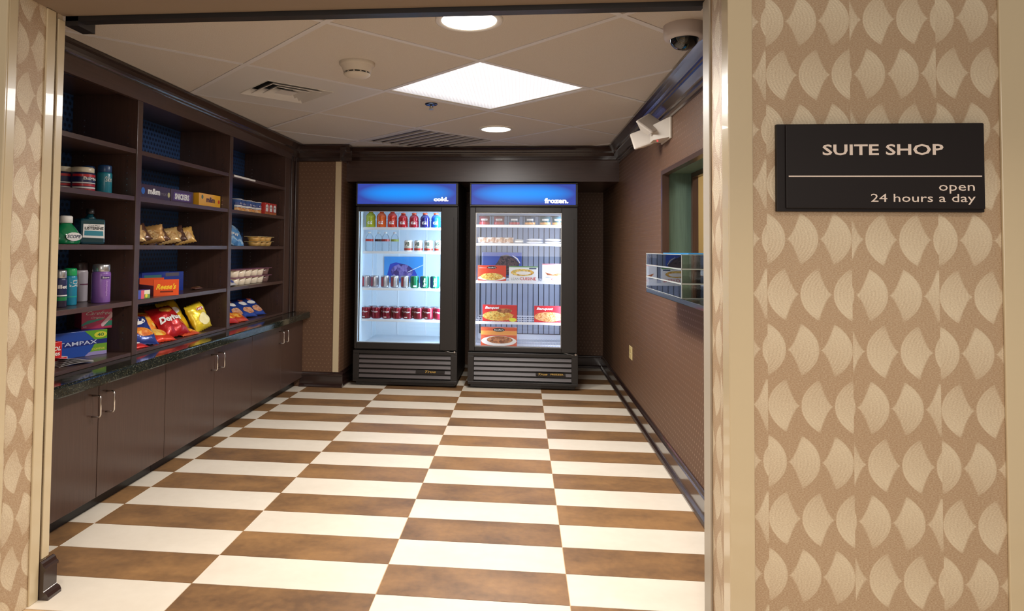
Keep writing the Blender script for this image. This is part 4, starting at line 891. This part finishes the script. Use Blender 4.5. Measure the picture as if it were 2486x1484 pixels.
def b_bq(t, w_, h_, y, f, f2):
    patch(f, ell(-.02, h_*.34, w_*.44, h_*.30), y, t, 'printed_food')
    if f2: patch(f2, [(-w_*.1, h_*.08), (w_*.3, h_*.5), (w_*.42, h_*.4), (w_*.1, h_*.05)], y-.0005, t, 'printed_food'); patch(meat, ell(w_*.14, h_*.66, w_*.22, h_*.14), y-.0005, t, 'printed_food'); patch(col((220, 220, 60)), ell(w_*.38, h_*.12, w_*.11, h_*.12), y-.001, t)
    lettering('Banquet', M['txtw'], -w_*.42, -w_*.02 if f2 else w_*.06, h_*.72, h_*.92, y-.0012, t, .04, slant=.08)
fish = food_print('fish_print', [(170, 96, 30), (226, 160, 70), (236, 190, 90), (190, 110, 40)], 16); spag = food_print('spaghetti_print', [(150, 60, 30), (230, 150, 80), (244, 206, 150), (190, 70, 40)], 110)
meal('red frozen dinner box with chicken picture on the lower left freezer shelf', -.405, -.045, S2[3], .172, (200, 40, 40), lambda t, w_, h_, y: b_bq(t, w_, h_, y, pasta, fish))
meal('red frozen dinner box with spaghetti picture on the lower right freezer shelf', .134, .478, S2[3], .168, (206, 40, 50), lambda t, w_, h_, y: b_bq(t, w_, h_, y, spag, None))
def b_s2(t, w_, h_, y):
    patch(col((226, 150, 70)), [(-w_/2, h_*.60), (w_/2, h_*.60), (w_/2, h_*.82), (-w_/2, h_*.82)], y, t); patch(plate, ell(0, h_*.28, w_*.49, h_*.27), y-.0005, t, 'printed_plate'); patch(meat, ell(.01, h_*.34, w_*.36, h_*.20), y-.001, t, 'printed_food'); patch(M['txtk'], ell(0, h_*.87, w_*.17, h_*.10), y-.001, t, 'logo_oval'); lettering("Stouffer's", M['txtw'], -w_*.13, w_*.13, h_*.83, h_*.92, y-.0016, t, .01)
meal('orange and cream frozen meal box at the bottom of the freezer', -.421, -.044, .416, .196, (206, 80, 44), b_s2)

# ================================================================== CEILING FIXTURES
# prismatic troffer
t = thing('ceiling_light', 'square prismatic ceiling light panel set on the diagonal', 'ceiling light', (TROF.x, TROF.y, CEIL), (0, 0, GA))
h2 = CELL/2-.002; q2 = h2-.03
MB().box(-h2, h2, -h2, -q2, .008, .03).box(-h2, h2, q2, h2, .008, .03).box(-h2, -q2, -q2, q2, .008, .03).box(q2, h2, -q2, q2, .008, .03).build('frame', M['whitem'], t)
MB().box(-q2, q2, -q2, q2, .010, .016).build('prismatic_panel', emis_panel(), t)
for x, y, ro, ri, lb in ((-.248, 3.0, .157, .126, 'large round recessed downlight near the opening'), (-.232, 5.79, .145, .124, 'round recessed downlight nearest the coolers')):
    t = thing('downlight', lb, 'ceiling light', (x, y, CEIL))
    MB().lathe([(ro, .003), (ro, -.004), (ro-.008, -.007), (ri+.004, -.006), (ri, .0)], 40, capb=False, capt=False).build('trim_ring', M['whitem'], t)
    MB().lathe([(ri+.001, -.003), (ri*.7, -.0045), (.001, -.005)], 40, capb=False).build('lens', M['lens'], t)
# supply diffuser
dc = node(-.5, 1.5)
t = thing('air_diffuser', 'square stepped air supply diffuser in the ceiling', 'vent', (dc.x, dc.y, CEIL), (0, 0, GA))
MB().box(-h2, h2, -h2, -.235, .001, .008).box(-h2, h2, .235, h2, .001, .008).box(-h2, -.235, -.235, .235, .001, .008).box(.235, h2, -.235, .235, .001, .008).build('panel', M['vent'], t)
bx('duct', M['voidd'], -.236, .236, -.236, .236, .045, .049, t)
for q, s_ in enumerate((.236, .178, .120)):
    vs = []; s2 = s_-.060
    for ss, zz in ((s_, .0), (s2+.012, .036), (s2+.009, .036), (s_-.004, -.003)):
        vs += [(-ss, -ss, zz), (ss, -ss, zz), (ss, ss, zz), (-ss, ss, zz)]
    fs = [(4*a+i, 4*a+(i+1) % 4, 4*((a+1) % 4)+(i+1) % 4, 4*((a+1) % 4)+i) for a in range(4) for i in range(4)]
    MB().add(vs, fs).build('cone', M['vent'], t)
vs = [(-.062, -.062, -.002), (.062, -.062, -.002), (.062, .062, -.002), (-.062, .062, -.002), (0, 0, .03)]
MB().add(vs, [(0, 1, 2, 3), (0, 4, 1), (1, 4, 2), (2, 4, 3), (3, 4, 0)]).build('centre', M['vent'], t)
# return grille
gc = node(1.5, 2.5)
t = thing('return_grille', 'slatted return air grille in the ceiling above the coolers', 'vent', (0, 0, 0))
poly = clip([tuple(node(1+a, 2+b)) for a, b in ((.02, .02), (.98, .02), (.98, .98), (.02, .98))], RX0, RX1, RY0, RY1)
MB().prism(poly, CEIL+.030, CEIL+.034).build('duct', mat('grille_back', (96, 88, 88), .7), t)
for q in range(9):
    a0 = .04+q*.108
    poly = clip([tuple(node(1+a, 2+b)) for a, b in ((a0, .03), (a0+.022, .03), (a0+.022, .97), (a0, .97))], RX0, RX1, RY0, RY1)
    if len(poly) > 2: MB().prism(poly, CEIL-.002, CEIL+.012).build('slat', M['vent'], t)
for (aa, bb) in (((.0, .0), (1, .035)), ((.0, .965), (1, 1)), ((0, .035), (.035, .965)), ((.965, .035), (1, .965))):
    poly = clip([tuple(node(1+a, 2+b)) for a, b in ((aa[0], aa[1]), (bb[0], aa[1]), (bb[0], bb[1]), (aa[0], bb[1]))], RX0, RX1, RY0, RY1)
    if len(poly) > 2: MB().prism(poly, CEIL-.001, CEIL+.014).build('frame', M['vent'], t)
# smoke detector
t = thing('smoke_detector', 'round beige smoke detector on the ceiling', 'smoke detector', (-.945, 3.68, CEIL))
MB().lathe([(.102, .004), (.102, -.008), (.096, -.014), (.090, -.018), (.078, -.050), (.074, -.052)], 36, capb=False).build('base', M['smoke'], t)
MB().lathe([(.068, -.0525), (.068, -.060)], 36, capb=False).build('slot_ring', M['voidd'], t)
MB().lathe([(.076, -.0605), (.074, -.066), (.060, -.076), (.030, -.082), (.002, -.083)], 36).build('cover', M['smoke'], t)
mb = MB()
for q in range(12): A = 2*PI*q/12; mb.box(-.004, .004, .066, .073, -.0604, -.0524, mtx=Matrix.Rotation(A, 4, 'Z'))
o = mb.build('slot_ribs', M['smoke'], t); o['kind'] = 'stuff'
# sprinkler
t = thing('sprinkler', 'small chrome fire sprinkler head hanging from the ceiling', 'sprinkler', (-.666, 4.76, CEIL))
MB().lathe([(.046, .004), (.046, -.002), (.040, -.007), (.016, -.009)], 28).build('escutcheon', mat('blue_chrome', (90, 110, 150), .15, 1), t)
MB().lathe([(.011, -.0095), (.011, -.020), (.006, -.022), (.005, -.032), (.004, -.034)], 14).tube([(-.010, 0, -.018), (-.014, 0, -.028), (-.004, 0, -.037)], .0022, 6).tube([(.010, 0, -.018), (.014, 0, -.028), (.004, 0, -.037)], .0022, 6).build('body', M['steel'], t)
MB().lathe([(.018, -.040), (.018, -.038), (.004, -.0365)], 18).build('deflector', M['steel'], t)
# dome camera
t = thing('security_camera', 'white dome security camera on the ceiling above the right wall', 'security camera', (.752, 3.15, CEIL))
MB().lathe([(.094, .004), (.094, -.006), (.092, -.050), (.086, -.060), (.066, -.064)], 40, capb=False, capt=False).build('housing', M['camera'], t)
MB().lathe([(.066, -.063), (.060, -.082), (.044, -.100), (.022, -.110), (.002, -.112)], 32, capb=False).build('dome', M['dome'], t)

# ================================================================== WALL ITEMS
# emergency light
t = thing('emergency_light', 'white twin-head emergency light high on the right wall', 'emergency light', (XR, 4.62, 2.27))
MB().box(-.014, -.0005, -.15, .15, -.085, .085, c=.004).build('back_plate', M['smoke'], t)
vs = []
for x, yh, za, zb in ((-.014, .125, -.075, .060), (-.105, .060, -.085, .020)):
    vs += [(x, -yh, za), (x, yh, za), (x, yh, zb), (x, -yh, zb)]
MB().add(vs, [(0, 1, 2, 3), (7, 6, 5, 4), (0, 4, 5, 1), (1, 5, 6, 2), (2, 6, 7, 3), (3, 7, 4, 0)]).build('housing', M['smoke'], t)
def lamp_head(pos, nrm, spin):
    Mt = Matrix.Translation(pos) @ Vector(nrm).to_track_quat('-Y', 'Z').to_matrix().to_4x4() @ Matrix.Rotation(spin, 4, 'Y')
    hd = MB().box(-.085, .085, -.052, -.034, -.072, .072, mtx=Mt, c=.012)
    hd = hd.build('lamp_head', mat('lamp_face', (206, 196, 184), .25, coat=.3), t)
    vs = [(-.075, -.034, -.062), (.075, -.034, -.062), (.075, -.034, .062), (-.075, -.034, .062), (-.03, .03, -.03), (.03, .03, -.03), (.03, .03, .03), (-.03, .03, .03)]
    MB().add(vs, [(0, 1, 2, 3), (7, 6, 5, 4), (0, 4, 5, 1), (1, 5, 6, 2), (2, 6, 7, 3), (3, 7, 4, 0)], mtx=Mt).build('reflector_shell', M['smoke'], hd)
lamp_head((-.13, .0, .008), (.26, -.72, .64), R(-35)); lamp_head((-.115, .20, -.050), (-.35, -.80, .40), R(-20))
MB().lathe([(.0045, 0), (.0045, .004), (.002, .006)], 10, mtx=Matrix.Translation((-.075, -.045, -.087)) @ Matrix.Rotation(PI, 4, 'X')).build('indicator', M['red_led'], t)
# outlet plate
t = thing('outlet', 'cream wall outlet plate low on the right wall', 'outlet', (XR, 6.12, .51))
MB().box(-.007, -.0003, -.075, .075, -.058, .058, c=.003).build('cover_plate', col((226, 206, 150), .4), t)
MB().box(-.010, -.0072, -.035, .035, .008, .040, c=.002).box(-.010, -.0072, -.035, .035, -.040, -.008, c=.002).build('sockets', col((214, 192, 136), .4), t)
# granite ledge and acrylic rack
o = MB().box(.80, XR+.20, WY0+.003, 4.36, 1.168, 1.196, c=.004).build('window_ledge', M['granite']); tag(o, 'dark granite ledge projecting from the pass-through window', 'ledge')
t = thing('acrylic_rack', 'clear acrylic three-tier literature rack on the granite ledge', 'rack', (.80, 3.41, 1.197))
L_, Dp, Hh = .945, .30, .072; th = .004
for q in range(3):
    z = q*.074; off = q*.0
    MB().box(0, th, 0, L_, z, z+Hh).build('front_wall', M['acryl'], t); MB().box(Dp-th, Dp, 0, L_, z, z+Hh).build('back_wall', M['acryl'], t)
    MB().box(th, Dp-th, 0, th, z, z+Hh).build('end_wall', M['acryl'], t); MB().box(th, Dp-th, L_-th, L_, z, z+Hh).build('end_wall', M['acryl'], t)
    MB().box(th, Dp-th, th, L_-th, z, z+th).build('tray_floor', M['acryl'], t)
    e = .0016
    MB().box(-e, e, -e, L_+e, z+Hh-e, z+Hh+e).box(-e, Dp, -e, e, z+Hh-e, z+Hh+e).box(-e, e, -e, L_+e, z-e+.002, z+e+.001).box(-e, Dp, -e, e, z-e+.002, z+e+.001).box(-e, e, L_-e, L_+e, z, z+Hh).box(-e, e, -e, e, z, z+Hh).build('polished_edge', M['acryledge'], t)
o = MB().box(-.105, .105, -.30, .30, 0, .006, c=.001).build('blue_folder', M['blue'], None, (.945, 3.74, 1.197+.2205)); tag(o, 'thin blue folder lying on top of the acrylic rack', 'folder')

# SIGN
t = thing('wall_sign', 'black wall sign with white lettering on the patterned corridor wall', 'sign', (1.164, 2.30, 1.714))
X = lambda v: v-1.164; Z = lambda v: v-1.714
MB().box(X(.845), X(1.4915), -.016, -.0005, Z(1.572), Z(1.864), c=.002).build('backing', M['sign'], t)
fp = MB().box(X(.872), X(1.489), -.024, -.0165, Z(1.582), Z(1.861), c=.0025).build('face_plate', M['sign'], t)
MB().box(X(.880), X(1.479), -.0256, -.0242, Z(1.6865), Z(1.6905)).build('rule', M['signt'], fp)
for s, x0, x1, z0, z1, bo in (('SUITE SHOP', .988, 1.364, 1.758, 1.794, .02), ('open', 1.348, 1.457, 1.632, 1.660, 0), ('24 hours a day', 1.138, 1.459, 1.596, 1.631, 0)):
    lettering(s, M['signt'], X(x0), X(x1), Z(z0), Z(z1), -.0246, fp, bo)
